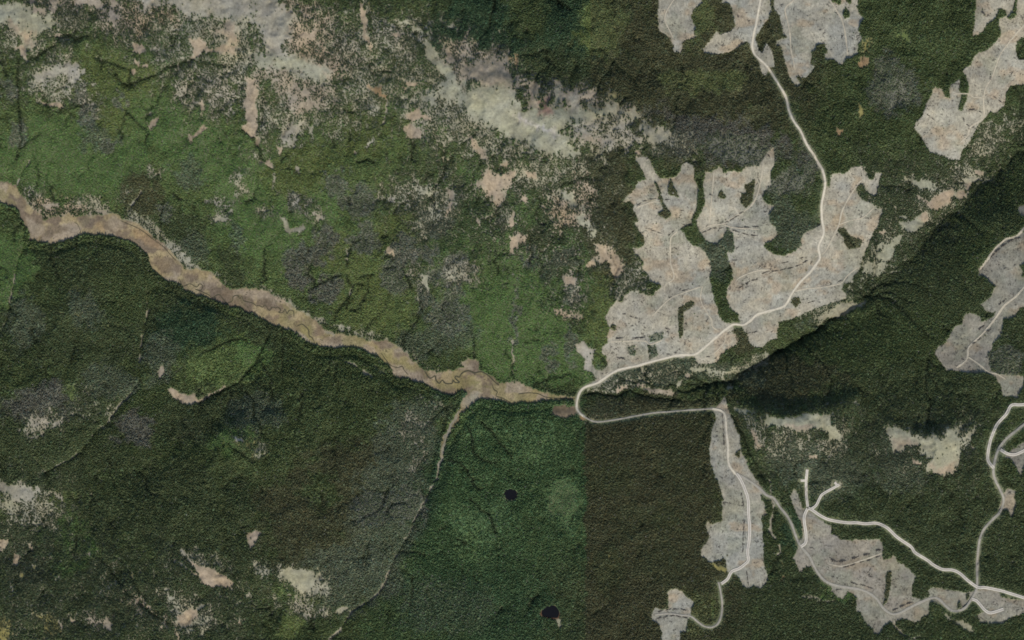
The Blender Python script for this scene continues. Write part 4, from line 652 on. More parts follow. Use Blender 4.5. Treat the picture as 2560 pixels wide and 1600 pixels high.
for pts, dep, hw, verge in GULLY:
    if verge:
        w, m = line_mask(pts, 3.0 if verge == 1 else 3.7, 2.4, 5)
        m = m * sstep(0.36 - 0.04 * (verge - 1), 0.50 - 0.04 * (verge - 1), fbm(U[w] / 20, VV[w] / 20, 881, 3))
        lerp(dens, w, m, 0.05); lerp(gcol, w, m, GC['palegrey'])
    else:
        w, m = line_mask(pts, 0.8, 1.8, 3)
        lerp(dens, w, m * 0.6, 0.3)
        w, m = line_mask(pts, 3.2, 2.6, 4)   # all conifers along the gully, their tint darkened to paint in its shade
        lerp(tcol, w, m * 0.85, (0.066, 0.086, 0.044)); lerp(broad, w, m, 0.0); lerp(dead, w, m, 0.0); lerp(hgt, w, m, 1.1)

STREAMS = [
 ('narrow winding stream at the west end of the wetland', T(0,1,[(690,590),(720,600),(740,640),(760,690),(770,700)]), 2.0),
 ('dark thread of water curving through the wetland past the wooded spur', T(0,1,[(1130,570),(1200,600),(1290,640),(1370,690),(1430,740),(1500,790),(1550,830),(1600,890),(1660,950)]), 2.2),
 ('tightly looping stream in the wetland under the dark treeline', T(0,1,[(1690,1120),(1720,1190),(1790,1170),(1850,1200),(1880,1170),(1910,1190),(1890,1230),(1840,1220),(1960,1270),(2000,1300),(2060,1270),(2100,1310),(2140,1350),(2190,1330),(2200,1290),(2240,1280),(2260,1310),(2280,1290),(2300,1330),(2380,1350),(2419,1380)])+T(1,1,[(20,1375),(60,1390),(80,1370),(120,1420),(150,1390),(180,1400),(200,1390),(230,1420),(210,1440),(250,1440),(270,1410),(290,1450),(310,1420),(350,1430),(355,1490)]), 2.6),
 ('stream bending through the yellow middle of the wetland', T(1,2,[(380,60),(430,40),(460,60),(490,90),(500,150),(530,170),(550,220)]), 3.0),
 ('short looping stream below the bare brown patch of the wetland', T(1,2,[(1180,310),(1260,420),(1330,450),(1380,440),(1400,480),(1440,520)]), 2.2),
 ('wide looping stream near the east end of the wetland', T(1,2,[(1590,480),(1640,550),(1690,530),(1700,570),(1730,600),(1760,570),(1790,600),(1850,600),(1860,570),(1880,590),(1920,590),(1880,550),(1890,530),(1920,540),(1950,500),(2010,480),(2060,500),(2130,490),(2200,530),(2260,590),(2300,620)]), 4.2),
 ('small winding stream at the narrow east tip of the wetland', T(1,2,[(2230,610),(2250,660),(2280,680),(2270,720),(2330,740)])+T(2,2,[(0,790)]), 2.6),
 ('creek flowing from the wetland towards the road bend', T(2,2,[(60,700),(160,690),(250,700),(320,730),(420,740),(520,745),(600,745)]), 3.2),
]
MAINROAD = (T(2,0,[(2348,-40),(2345,0),(2310,200),(2280,340),(2270,440),(2290,510),(2350,570),(2419,640)])+T(3,0,[(80,770),(165,920),(190,1040),(235,1150),(300,1240),(360,1370),(430,1470)])
  +T(3,1,[(470,30),(510,100),(535,220),(520,330),(503,430),(510,560),(527,690),(480,815),(492,900),(485,945),(400,1060),(310,1150),(230,1260),(190,1340),(140,1390),(0,1430)])
  +T(2,2,[(2320,-50),(2250,10),(2190,45),(2100,42),(2040,75),(1960,140),(1880,210),(1800,280),(1735,325),(1650,330),(1560,335),(1500,350),(1400,375),(1300,400),(1200,430),(1100,450),(1000,475),(920,520),(850,570),(800,600),(720,625),(670,650),(635,700),(615,780),(615,840),(650,890),(685,914)]))
GREYROAD = T(2,2,[(675,908),(700,925),(760,955),(830,963),(960,945),(1080,925),(1180,905),(1350,878),(1500,868),(1700,852),(1900,842)])
BLOCKROAD = T(2,2,[(1900,842),(1970,855),(2010,885),(2025,940),(2030,1050),(2045,1200),(2045,1310),(2060,1380),(2110,1450),(2140,1465)])
SOUTHROAD = (T(2,2,[(2140,1465),(2230,1512)])+T(2,3,[(2330,70),(2400,140)])+T(3,3,[(10,155),(60,175),(110,250),(190,350),(235,440),(265,530),(310,625),(390,720),(430,800),(480,890),(530,945),(600,985),(700,1010),(800,1025),(900,1045),(980,1085),(1040,1135),(1080,1195),(1130,1245),(1190,1272),(1260,1255),(1350,1205),(1450,1155),(1560,1115),(1620,1130),(1680,1190),(1740,1235),(1810,1235),(1870,1200),(1920,1130),(1960,1060),(1975,1000),(1978,850),(1985,700),(2000,560),(2040,460),(2100,390),(2180,310),(2215,240),(2220,165),(2180,80),(2140,0)])
  +T(3,2,[(2118,1440),(2125,1350),(2160,1230),(2240,1120),(2340,1040),(2460,950)]))
ROADS = [  # (label, line, width in photo px, kind)
 ('main pale gravel road winding down from the top edge and round the hairpin', MAINROAD, 4.6, 'main'),
 ('thin dull grey road running east from the hairpin under the trees', GREYROAD, 3.0, 'grey'),
 ('pale gravel road down the upper part of the tall narrow logged block', BLOCKROAD, 4.6, 'main'),
 ('grey gravel road looping through the logged block at the bottom right', SOUTHROAD, 5.0, 'grey'),
 ('thin gravel spur curling to the small star-shaped logged block', T(2,3,[(1955,970),(1975,1060),(1990,1170),(1985,1270),(1950,1360),(1890,1395),(1820,1385),(1760,1345),(1690,1290),(1600,1280),(1480,1265),(1350,1275)]), 3.6, 'grey'),
 ('cream double-edged road down the tall narrow logged block', T(2,2,[(2125,1455),(2165,1512)])+T(2,3,[(2205,90),(2235,190),(2240,330),(2250,450),(2245,570),(2230,680),(2238,760),(2210,795),(2150,840),(2080,870),(2040,940),(1980,985)]), 6.4, 'cream'),
 ('cream double-edged road entering at the right edge and bending down', T(3,2,[(2460,795),(2370,800),(2290,805),(2240,890),(2155,985),(2110,1080),(2080,1180),(2065,1290),(2075,1340),(2120,1395)]), 6.4, 'cream'),
 ('short cream side road leaving the grey road towards the right edge', T(3,2,[(2185,1220),(2220,1245),(2270,1265),(2340,1265),(2460,1205)]), 6.4, 'cream'),
 ('straight cream spur running up the page from the three-way junction', T(3,2,[(370,1412),(362,1512)])+T(3,3,[(362,60),(365,150),(378,255)]), 5.6, 'cream'),
 ('tiny cream stub on the left of the straight spur', T(3,3,[(310,6),(355,6)]), 5.0, 'cream'),
 ('crooked cream spur ending in a small T', T(3,3,[(412,272),(455,240),(490,170),(520,130),(650,55),(675,42)]), 5.6, 'cream'),
 ('tiny cream arm of the T at the crooked spur end', T(3,3,[(652,46),(628,20)]), 5.0, 'cream'),
 ('long cream road crossing the dark forest to the bottom right', T(3,3,[(382,268),(410,278),(500,340),(590,378),(740,402),(830,402),(920,412),(1000,405),(1055,415),(1130,455),(1220,540),(1350,630),(1390,685),(1510,760),(1560,800),(1650,845),(1740,850),(1810,880),(1890,950),(1980,1012),(2050,1015),(2200,1045),(2300,1075),(2460,1125)]), 6.4, 'cream'),
 ('short cream link between the three-way junction and the grey road', T(3,3,[(376,268),(345,340),(345,400),(360,500),(362,580),(345,610),(312,632)]), 6.4, 'cream'),
 ('cream spur hooking into the bottom right logged patch', T(3,3,[(1930,1130),(1970,1140),(2040,1220),(2085,1252),(2130,1250),(2225,1218)]), 6.4, 'cream'),
 ('curved pale road along the rim of the right edge logged slope', T(3,1,[(2460,600),(2419,640),(2340,725),(2250,745),(2150,830),(2080,920),(1995,1040)]), 4.4, 'track'),
 ('pale forked track in the dull logged patch near the right edge', T(3,1,[(2460,1150),(2419,1190),(2330,1290),(2230,1370),(2160,1470),(2130,1512)])+T(3,2,[(2060,90),(1985,170),(1895,260),(1885,340),(1860,390),(1780,450)]), 3.6, 'track'),
 ('right arm of the Y-shaped pale track', T(3,2,[(1885,345),(1980,410),(2080,490),(2160,510),(2240,560)]), 2.6, 'track'),
 ('thin track down the grey tongue at the top edge', T(2,0,[(1540,-20),(1480,70),(1445,150),(1450,210),(1490,290),(1520,360)]), 2.4, 'track'),
 ('left of the two tracks in the two-lobed grey block', T(3,0,[(260,-15),(175,60),(160,110),(180,190),(205,320),(215,470),(240,590),(245,650)]), 2.4, 'track'),
 ('right of the two tracks in the two-lobed grey block', T(3,0,[(570,-20),(660,130),(690,180),(715,270),(735,400),(750,530)]), 2.4, 'track'),
 ('long pinkish track down the top right logged block', T(3,0,[(2460,190),(2330,330),(2200,500),(2160,600),(2110,740),(2060,820),(2035,930),(2045,1080),(2010,1140),(1920,1195),(1890,1280),(1820,1350)]), 2.6, 'track'),
 ('short branch track across the top right logged block', T(3,0,[(2035,925),(1940,920),(1890,890),(1730,890)]), 2.0, 'track'),
 ('straight track from the main road up to the east logged knoll', T(3,1,[(880,190),(790,310),(700,480),(670,610),(600,760),(535,870),(495,890)]), 2.8, 'track'),
 ('side track leaving the knoll track to the right', T(3,1,[(672,610),(780,570),(900,540),(1000,450)]), 1.8, 'track'),
 ('lower contour track on the east logged hillside', T(3,1,[(250,1240),(360,1215),(520,1200),(690,1165),(760,1090),(860,1010)]), 2.0, 'track'),
 ('upright track in the middle of the east logged hillside', T(2,1,[(1905,110),(1880,380),(1865,600)]), 2.4, 'track'),
 ('curving track below the heart-shaped tree island', T(2,1,[(2370,20),(2350,180),(2310,340),(2240,450),(2090,540),(2000,600),(1870,620),(1770,670)]), 2.4, 'track'),
 ('contour track running right from the upright track foot', T(2,1,[(1990,610),(2110,640),(2340,655)]), 1.8, 'track'),
 ('crooked upright track on the west logged hillside', T(2,1,[(1560,680),(1500,740),(1495,870),(1500,980),(1530,1110),(1450,1180),(1445,1250)]), 2.2, 'track'),
 ('short arc track near the top of the west logged hillside', T(2,1,[(1400,405),(1330,400),(1200,440),(1160,470)]), 1.8, 'track'),
 ('winding track dropping to the main road beside the creek strip', T(2,1,[(1800,1190),(1785,1320),(1850,1450),(1890,1512)])+T(2,2,[(1895,60),(1960,105)]), 2.2, 'track'),
 ('long slanting track low on the west logged hillside', T(2,1,[(1790,1195),(1600,1260),(1480,1320),(1320,1480)]), 2.0, 'track'),
 ('slanting track right of the creek strip', T(2,1,[(2440,1035),(2300,1050),(2150,1110),(2110,1160)]), 2.2, 'track'),
 ('short loop track below the main road by the creek strip', T(2,2,[(2020,130),(2010,210),(1940,290),(1900,320)]), 1.8, 'track'),
 ('level track near the foot of the west logged hillside', T(2,2,[(930,205),(1150,195),(1260,200),(1310,230),(1420,190)]), 1.8, 'track'),
 ('short dusty track between the windrows at the bottom right', T(3,3,[(1080,690),(950,740),(800,790),(680,815),(560,790)]), 2.4, 'track'),
]
for lab, pts, wd, kind in ROADS:
    clear = {'main': 5.5, 'grey': 5.0, 'cream': 4.6, 'track': 1.6}[kind]
    w, m = line_mask([(x, y + (2.0 if kind in ('cream', 'grey') else 1.0)) for x, y in pts], wd / 2 + clear, 2.2, 0.6)
    lerp(dens, w, m, 0.0)
    w, m = line_mask(pts, wd / 2 + 14, 6, 0.6); lerp(hgt, w, m * 0.7, 0.6)
    if kind in ('main', 'grey'):
        w, m = line_mask(pts, wd / 2 + 1.5, 2.0, 4); lerp(gcol, w, m * 0.55, GC['gravel'] if kind == 'main' else GC['greyfloor'])
for lab, pts, wd in STREAMS:
    w, m = line_mask(pts, wd / 2 + 1, 1.5, 0); lerp(dens, w, m, 0)

lerp(hgt, RIMW, RIMM * (cover[RIMW] == 0), 1.55)
# ------------------------------------------------------------------ relief
CTRL = [
 (0,490,0),(100,580,0),(300,570,0),(420,680,0),(600,770,0),(800,850,0),(1000,910,0),(1150,970,-1),(1300,1000,-3),(1430,1000,-5),(1600,985,-14),(1720,965,-22),(1830,950,-30),(1950,875,-36),(2060,810,-42),(2170,730,-46),(2350,550,-54),(2450,450,-58),(2560,360,-62),
 (60,330,38),(250,380,42),(400,400,48),(560,480,40),(700,500,60),(900,600,50),(1100,650,58),(1300,700,46),(1400,850,22),(200,500,10),(500,640,16),(760,700,22),(1150,850,16),(1000,780,22),(1350,900,8),
 (600,40,165),(680,150,155),(900,130,135),(1080,80,150),(1150,150,165),(1250,255,178),(1380,320,170),(1500,340,150),(1620,350,135),(400,40,120),(150,60,100),(300,250,70),(100,200,70),(500,250,95),(800,330,95),(1000,330,105),(1150,420,105),(1350,470,118),(1480,480,95),
 (1200,40,95),(1350,140,92),(1350,0,48),(1480,210,95),(1450,60,60),(1550,150,66),(1700,250,78),(1800,330,84),(1750,100,58),(1620,60,52),(1900,300,74),(2000,100,62),(2200,300,70),(2300,100,82),(2550,80,84),(2400,260,66),(2100,500,46),(2300,400,36),(2420,330,20),(2000,600,40),(1750,600,58),(1600,700,38),(1700,850,8),(2050,735,8),(1900,830,-4),(1950,500,60),(1850,700,34),(1560,560,72),(1480,850,16),(2200,560,20),(2300,500,10),
 (2480,560,38),(2350,680,8),(2250,640,-22),(2100,860,-2),(2200,900,34),(1990,1000,46),(1960,1050,86),(2060,1050,84),(2150,1040,62),(2240,1075,92),(2330,1090,104),(2420,1050,88),(2330,990,52),(2500,900,66),(2450,760,52),(1920,1000,10),(1880,1000,-8),
 (1900,1180,14),(2000,1180,44),(2050,1300,34),(2200,1250,62),(2460,1250,64),(2550,1430,36),(2300,1420,30),(2100,1500,12),(1950,1560,4),(1840,1100,-4),(1850,1300,2),(1860,1480,2),(1780,1200,14),(1760,1400,20),(1600,1200,38),(1600,1500,40),(1480,1200,34),(1600,1060,22),(2560,1120,70),(2400,1560,30),(2560,1590,40),
 (0,820,66),(180,800,58),(180,680,42),(300,700,34),(330,940,30),(100,1050,88),(40,1180,112),(50,1220,122),(250,1100,28),(120,1270,46),(450,850,46),(560,760,24),(540,900,48),(480,1000,34),(700,1000,72),(900,1000,56),(1040,1000,26),(820,1250,108),(660,1200,118),(600,1110,124),(580,1200,100),(1000,1320,44),(740,1430,122),(450,1480,128),(200,1500,96),(550,1420,118),(1200,1180,44),(1300,1400,34),(1100,1550,34),(1400,1550,36),(1200,1050,28),(1350,1080,22),(900,1560,44),
 (1130,1040,6),(1100,1110,12),(1060,1240,14),(1020,1330,16),(960,1440,24),(850,1600,40),(370,760,10),(345,900,20),(270,1060,26),(140,1230,40),(650,870,10),(600,960,22),(530,1000,30),(1280,780,36),(340,420,38),(340,250,58),(60,470,6),(700,1320,120),(350,1300,90),(0,1500,90),(0,1350,70),
]
cp = np.array(CTRL, float)
def tps(r2):
    return np.where(r2 > 0, 0.5 * r2 * np.log(np.maximum(r2, 1e-9)), 0)
P = cp[:, :2] / 1000.0
n = len(P)
A = tps(((P[:, None] - P[None]) ** 2).sum(-1)) + np.eye(n) * 0.0012
Q = np.c_[np.ones(n), P]
M = np.block([[A, Q], [Q.T, np.zeros((3, 3))]])
sol = np.linalg.solve(M, np.r_[cp[:, 2], 0, 0, 0])
cu = np.linspace(0, 2560, 129); cv = np.linspace(0, 1600, 81)
CU, CV = np.meshgrid(cu, cv)
E = np.stack([CU.ravel(), CV.ravel()], 1) / 1000.0
ch = (tps(((E[:, None] - P[None]) ** 2).sum(-1)) @ sol[:n] + sol[n] + E @ sol[n + 1:]).reshape(CU.shape)
def upsample(c, fx, fy):
    def cub(a, x):
        i = np.floor(x).astype(int); t = x - i
        i = np.clip(i, 0, a.shape[0] - 2)
        p = [a[np.clip(i + k, 0, a.shape[0] - 1)] for k in (-1, 0, 1, 2)]
        t = t.reshape((-1,) + (1,) * (a.ndim - 1))
        return p[1] + 0.5 * t * (p[2] - p[0] + t * (2 * p[0] - 5 * p[1] + 4 * p[2] - p[3] + t * (3 * (p[1] - p[2]) + p[3] - p[0])))
    return cub(cub(c, fy).T.copy(), fx).T
H = upsample(ch, uu / 20.0, vv / 20.0)
flat = np.zeros(U.shape)
w, _ = poly_mask(MARSH, 30, 3)
sdm = seg_dist(U[w], VV[w], MARSH, True); sdm = np.where(inside(U[w], VV[w], MARSH), sdm, -sdm)
flat[w] = sstep(-34, -8, sdm)
hill = np.clip(H / 70.0, 0, 1)
rough = 1 - flat
H = H + rough * ((fbm(U / 170, VV / 170, 401, 3) - 0.5) * 46 * (0.35 + hill) + (fbm(U / 50, VV / 50, 421, 3) - 0.5) * 15 * (0.4 + 0.6 * hill) + (fbm(U / 16, VV / 16, 441, 2) - 0.5) * 3.2)
# ridged spurs that run down the hillsides
calm = 1 - 0.75 * (cover >= 10)
rid = 1 - np.abs(2 * fbm(U / 95 + 0.25 * wobx, VV / 170, 461, 3) - 1)
H = H + rough * calm * (rid - 0.75) * 40 * np.clip(hill * 1.3, 0, 1)
rid = 1 - np.abs(2 * fbm(U / 40 + 0.3 * wobx, VV / 62, 466, 3) - 1)
H = H + rough * calm * (rid - 0.75) * 15 * np.clip(hill * 1.5, 0, 1)
# branching drainage: let water run down the ground and cut where it gathers
q = H[::2, ::2]
qh, qw = q.shape
acc = np.ones(q.shape); flt = q.ravel()
best = np.full(q.shape, -1); bz = q.copy() - 1e-6
J, I = np.mgrid[0:qh, 0:qw]
bs = np.zeros(q.shape)
for dj, di in ((0, 1), (1, 0), (0, -1), (-1, 0), (1, 1), (1, -1), (-1, 1), (-1, -1)):
    jj = np.clip(J + dj, 0, qh - 1); ii = np.clip(I + di, 0, qw - 1)
    drop = (q - q[jj, ii]) / math.hypot(dj, di)
    m = drop > bs
    bs[m] = drop[m]; best[m] = (jj * qw + ii)[m]
av = acc.ravel().tolist(); bl = best.ravel().tolist()
for k in np.argsort(-flt).tolist():
    t = bl[k]
    if t >= 0: av[t] += av[k]
acc = np.array(av).reshape(q.shape)
cutd = np.clip(np.log(acc / 22) / 3.2, 0, 1) * 9.5
# spread each cut a little so it keeps sloping sides
def blur(a): 
    p = np.pad(a, 1, mode='edge')
    return (p[1:-1, 1:-1] * 2 + p[:-2, 1:-1] + p[2:, 1:-1] + p[1:-1, :-2] + p[1:-1, 2:]) / 6
cutd = cutd * 0.6 + blur(blur(cutd)) * 1.3
cutf = upsample(cutd, np.arange(NX + 1) / 2.0, np.arange(NY + 1) / 2.0)
H = H - np.clip(cutf, 0, 12) * rough * (1 - 0.8 * (cover >= 10))
dens = dens * (1 - 0.25 * np.clip(cutf / 7, 0, 1) * (dens > 0.6))
crease_shade = np.clip((cutf - 2.2) / 3.5, 0, 1) * (cover == 0) * (dens > 0.5) * 0.75
tcol = tcol * (1 - crease_shade[..., None]) + np.array((0.070, 0.090, 0.046)) * crease_shade[..., None]  # shade of the drainage creases put into the canopy colour
broad = broad * (1 - crease_shade); dead = dead * (1 - crease_shade); hgt = hgt * (1 - crease_shade) + 1.05 * crease_shade
for pts, dep, hw, verge in GULLY:
    w, _ = line_mask(pts, hw * 2, 2, 2)
    x = U[w] + wobx[w] * 6; y = VV[w] + woby[w] * 6
    d = seg_dist(x, y, pts, False)
    H[w] = H[w] - dep * 1.75 * np.exp(-d / (0.8 * hw)) * (1 - 0.9 * flat[w])
# wetland and clearcuts: level floor / calmer relief; the gorge cut in deeper, with a steep south-east wall
valley_z = np.interp(U, [0, 1000, 1300, 1460], [0, 0, -2, -5])
H = H * (1 - flat) + (valley_z + 0.5 * (fbm(U / 30, VV / 30, 481, 2) - 0.5)) * flat
GORGE = [(1600,990),(1720,972),(1830,955),(1880,925),(1950,880),(2060,815),(2130,775),(2200,725),(2280,650),(2350,575),(2450,470),(2600,340)]
w, _ = line_mask(GORGE, 60, 5, 3)
bend = (fbm(U[w] / 55, VV[w] / 55, 491, 3) - 0.5) * 46
d = seg_dist(U[w] + wobx[w] * 16 + bend, VV[w] + woby[w] * 16 - bend, GORGE, False)
H[w] -= (50 * np.exp(-d / 16) * (1 - 0.72 * sstep(2040, 2220, U[w])) + 14 * np.exp(-(d / 40) ** 2)) * sstep(1640, 1850, U[w])
# bluffs: crest line, height, reach - the ground breaks off steeply to the north of each crest
BLUFF = [(T(3,2,[(-200,850),(0,890),(130,935),(330,890),(500,870),(660,830),(840,750)]), 34, 46), (T(3,2,[(1080,975),(1180,1010),(1300,1050),(1400,1090),(1550,1100),(1660,1075),(1740,1000)]), 26, 40), (T(3,1,[(560,1512),(740,1495),(850,1405),(920,1412),(1010,1350),(1060,1300)]), -30, 40),
         (T(0,2,[(2100,1080),(2250,1140),(2419,1260)]), 12, 26), (T(1,0,[(1640,330),(1760,560),(1900,680),(2100,800),(2419,840)]), 14, 50), (T(2,0,[(0,840),(400,950),(800,900),(1100,980)]), 12, 50), (T(3,1,[(1180,560),(1330,690),(1410,690),(1500,630)]), -12, 22), (T(3,1,[(1400,370),(1560,480),(1660,470),(1790,370),(1900,350)]), -12, 22), (T(3,1,[(1030,930),(1120,990),(1190,930)]), -10, 18)]
for pts, hh, reach in BLUFF:
    w, _ = line_mask(pts, reach * 2, 2, 2)
    d = seg_dist(U[w], VV[w], pts, False)
    if hh > 0:   # drop to the north (up the picture)
        ylin = np.interp(U[w], [p[0] for p in pts], [p[1] for p in pts])
        side = VV[w] - ylin
    else:        # bench to the north, drop to the south
        ylin = np.interp(U[w], [p[0] for p in pts], [p[1] for p in pts])
        side = ylin - VV[w]
    f = np.where(side > 0, np.exp(-(side / (reach * 1.6)) ** 2), np.exp(-(side / (reach * 0.5)) ** 2))
    xe = np.clip(np.minimum(U[w] - pts[0][0], pts[-1][0] - U[w]) / 40 + 0.6, 0, 1)
    H[w] += abs(hh) * f * xe
# road beds: smooth the ground along the bigger roads
for p, lev in ((POND1, None), (POND2, None)):
    cx = sum(q[0] for q in p) / len(p); cy = sum(q[1] for q in p) / len(p)
    d = np.hypot(U - cx, VV - cy)
    z = float(H[int(cy / G), int(cx / G)])
    m = 1 - sstep(20, 55, d)
    H = H * (1 - m) + z * m
    m = 1 - sstep(8, 26, d)
    H = H - 2.5 * m

mot = 1 + 0.42 * (fbm(U / 48, VV / 48, 801, 4, 0.6) - 0.5) + 0.34 * (fbm(U / 13, VV / 13, 821, 3, 0.6) - 0.5)
hs = (fbm(U / 36, VV / 36, 841, 3) - 0.5) * 0.20 + 0.035
hs2 = (fbm(U / 30 + 50, VV / 30, 861, 3) - 0.5) * 0.12
cutm = (cover >= 10)
hs = np.where(cutm, hs * 0.6 + 0.02, hs); hs2 = np.where(cutm, hs2 * 0.35, hs2)
vary = np.stack([mot * (1 + hs * 0.5), mot, mot * (1 - hs + hs2)], -1)
open_ = (gcol.sum(-1) > 0.28)[..., None]
gcol = np.where(open_, gcol * vary, gcol)
# ------------------------------------------------------------------ carry on past the frame: the land repeats mirror-wise
PAD = 72
def padr(f):
    return np.pad(f, [(PAD, PAD), (PAD, PAD)] + [(0, 0)] * (f.ndim - 2), mode='reflect')
Hp, Gp, Cp = padr(H), padr(gcol), padr(cover)
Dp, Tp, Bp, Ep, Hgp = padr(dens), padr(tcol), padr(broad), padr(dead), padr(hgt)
ny, nx = Hp.shape
PX = (np.arange(nx) - PAD) * G
PY = (np.arange(ny) - PAD) * G
def wx(u): return (u - 1280.0) * S
def wy(v): return (800.0 - v) * S
WX, WY = np.meshgrid(wx(PX), wy(PY))

def sample(field, u, v):
    x = np.clip(np.asarray(u) / G + PAD, 0, nx - 1.001); y = np.clip(np.asarray(v) / G + PAD, 0, ny - 1.001)
    i = np.floor(x).astype(int); j = np.floor(y).astype(int)
    fx = x - i; fy = y - j
    if field.ndim == 3: fx = fx[..., None]; fy = fy[..., None]
    return (field[j, i] * (1 - fx) + field[j, i + 1] * fx) * (1 - fy) + (field[j + 1, i] * (1 - fx) + field[j + 1, i + 1] * fx) * fy

# ------------------------------------------------------------------ materials
def new_mat(name):
    m = bpy.data.materials.new(name)
    m.use_nodes = True
    nt = m.node_tree
    b = nt.nodes['Principled BSDF']
    b.inputs['Roughness'].default_value = 0.95
    b.inputs['Specular IOR Level'].default_value = 0.12
    return m, nt, b
def math_node(nt, op, a, b):
    n = nt.nodes.new('ShaderNodeMath'); n.operation = op
    for k, v in ((0, a), (1, b)):
        if isinstance(v, (int, float)): n.inputs[k].default_value = v
        else: nt.links.new(v, n.inputs[k])
    return n.outputs[0]
def noise_node(nt, vec, scale, detail=3, rough=0.6):
    n = nt.nodes.new('ShaderNodeTexNoise')
    n.inputs['Scale'].default_value = scale; n.inputs['Detail'].default_value = detail; n.inputs['Roughness'].default_value = rough
    nt.links.new(vec, n.inputs['Vector'])
    return n.outputs[0]
def ramp_node(nt, fac, a, b, lo, hi):
    n = nt.nodes.new('ShaderNodeMapRange'); n.inputs['From Min'].default_value = a; n.inputs['From Max'].default_value = b
    n.inputs['To Min'].default_value = lo; n.inputs['To Max'].default_value = hi
    nt.links.new(fac, n.inputs['Value'])
    return n.outputs[0]
def scale_col(nt, col, fac):
    n = nt.nodes.new('ShaderNodeVectorMath'); n.operation = 'SCALE'
    nt.links.new(col, n.inputs[0]); nt.links.new(fac, n.inputs['Scale'])
    return n.outputs[0]

def ground_mat(name, streak=False, mott=(0.72, 1.28)):
    m, nt, b = new_mat(name)
    at = nt.nodes.new('ShaderNodeAttribute'); at.attribute_name = 'ground_colour'
    geo = nt.nodes.new('ShaderNodeNewGeometry')
    pos = geo.outputs['Position']
    f = ramp_node(nt, noise_node(nt, pos, 0.09, 5, 0.72), 0.3, 0.7, *mott)
    if streak:
        big = nt.nodes.new('ShaderNodeTexNoise'); big.inputs['Scale'].default_value = 0.006; big.inputs['Detail'].default_value = 2
        nt.links.new(pos, big.inputs['Vector'])
        sub = nt.nodes.new('ShaderNodeVectorMath'); sub.operation = 'MULTIPLY_ADD'
        nt.links.new(big.outputs['Color'], sub.inputs[0]); sub.inputs[1].default_value = (150, 150, 0); nt.links.new(pos, sub.inputs[2])
        def streaks(rot, sc, lo, hi, a, b_):
            wv = nt.nodes.new('ShaderNodeMapping'); wv.inputs['Rotation'].default_value = (0, 0, rot); wv.inputs['Scale'].default_value = sc
            nt.links.new(sub.outputs[0], wv.inputs['Vector'])
            return ramp_node(nt, noise_node(nt, wv.outputs[0], 1.5, 5, 0.72), a, b_, lo, hi)
        s1 = streaks(0.2, (0.12, 0.035, 0.02), 0.80, 1.12, 0.36, 0.62)
        s2 = streaks(-0.8, (0.03, 0.085, 0.02), 0.90, 1.06, 0.40, 0.60)
        dark = ramp_node(nt, noise_node(nt, pos, 0.16, 3, 0.6), 0.34, 0.44, 0.66, 1.0)
        f = math_node(nt, 'MULTIPLY', math_node(nt, 'MULTIPLY', math_node(nt, 'MULTIPLY', f, s1), s2), dark)
    c = scale_col(nt, at.outputs['Color'], f)
    nt.links.new(c, b.inputs['Base Color'])
    return m
M_FLOOR = ground_mat('forest_floor_soil')
M_MEADOW = ground_mat('meadow_grass')
M_MARSH = ground_mat('wetland_sedge', True, (0.74, 1.26))
M_CUT = ground_mat('logged_soil', True, (0.78, 1.22))

def flat_mat(name, col, var=0.2, scale=0.15, rough=0.95):
    m, nt, b = new_mat(name)
    geo = nt.nodes.new('ShaderNodeNewGeometry')
    rgb = nt.nodes.new('ShaderNodeRGB'); rgb.outputs[0].default_value = (*col, 1)
    f = ramp_node(nt, noise_node(nt, geo.outputs['Position'], scale, 4, 0.65), 0.3, 0.7, 1 - var, 1 + var)
    nt.links.new(scale_col(nt, rgb.outputs[0], f), b.inputs['Base Color'])
    b.inputs['Roughness'].default_value = rough
    return m
M_ROAD = {'main': flat_mat('road_gravel', (0.405, 0.362, 0.272), 0.12), 'grey': flat_mat('road_grey_gravel', (0.235, 0.216, 0.172), 0.15),
          'cream': flat_mat('road_beige_gravel', (0.285, 0.257, 0.208), 0.08), 'track': flat_mat('track_dirt', (0.325, 0.285, 0.208), 0.18)}
M_EDGE = flat_mat('road_cream_edge', (0.50, 0.455, 0.37), 0.06)
M_WATER, nt, b = new_mat('dark_water')
b.inputs['Base Color'].default_value = (0.006, 0.006, 0.007, 1); b.inputs['Roughness'].default_value = 0.12; b.inputs['Specular IOR Level'].default_value = 0.08
M_BOG, nt, b = new_mat('peaty_water')
b.inputs['Base Color'].default_value = (0.050, 0.046, 0.026, 1); b.inputs['Roughness'].default_value = 0.35
M_TRUNK = flat_mat('bark', (0.11, 0.085, 0.065), 0.25, 2.0)
M_LOG = flat_mat('weathered_logs', (0.060, 0.054, 0.046), 0.45, 0.4)

def leaf_mat(name, var=0.35):
    m, nt, b = new_mat(name)
    at = nt.nodes.new('ShaderNodeAttribute'); at.attribute_type = 'INSTANCER'; at.attribute_name = 'tint'
    geo = nt.nodes.new('ShaderNodeNewGeometry')
    f = ramp_node(nt, noise_node(nt, geo.outputs['Position'], 0.8, 2), 0.3, 0.7, 1 - var, 1 + var)
    nt.links.new(scale_col(nt, at.outputs['Color'], f), b.inputs['Base Color'])
    b.inputs['Roughness'].default_value = 0.8
    tr = nt.nodes.new('ShaderNodeBsdfTranslucent'); mx = nt.nodes.new('ShaderNodeMixShader'); mx.inputs[0].default_value = 0.40
    nt.links.new(b.inputs['Base Color'].links[0].from_socket, tr.inputs['Color'])
    nt.links.new(b.outputs[0], mx.inputs[1]); nt.links.new(tr.outputs[0], mx.inputs[2])
    nt.links.new(mx.outputs[0], nt.nodes['Material Output'].inputs['Surface'])
    return m
M_LEAF = leaf_mat('needles')
M_BROAD = leaf_mat('leaves')
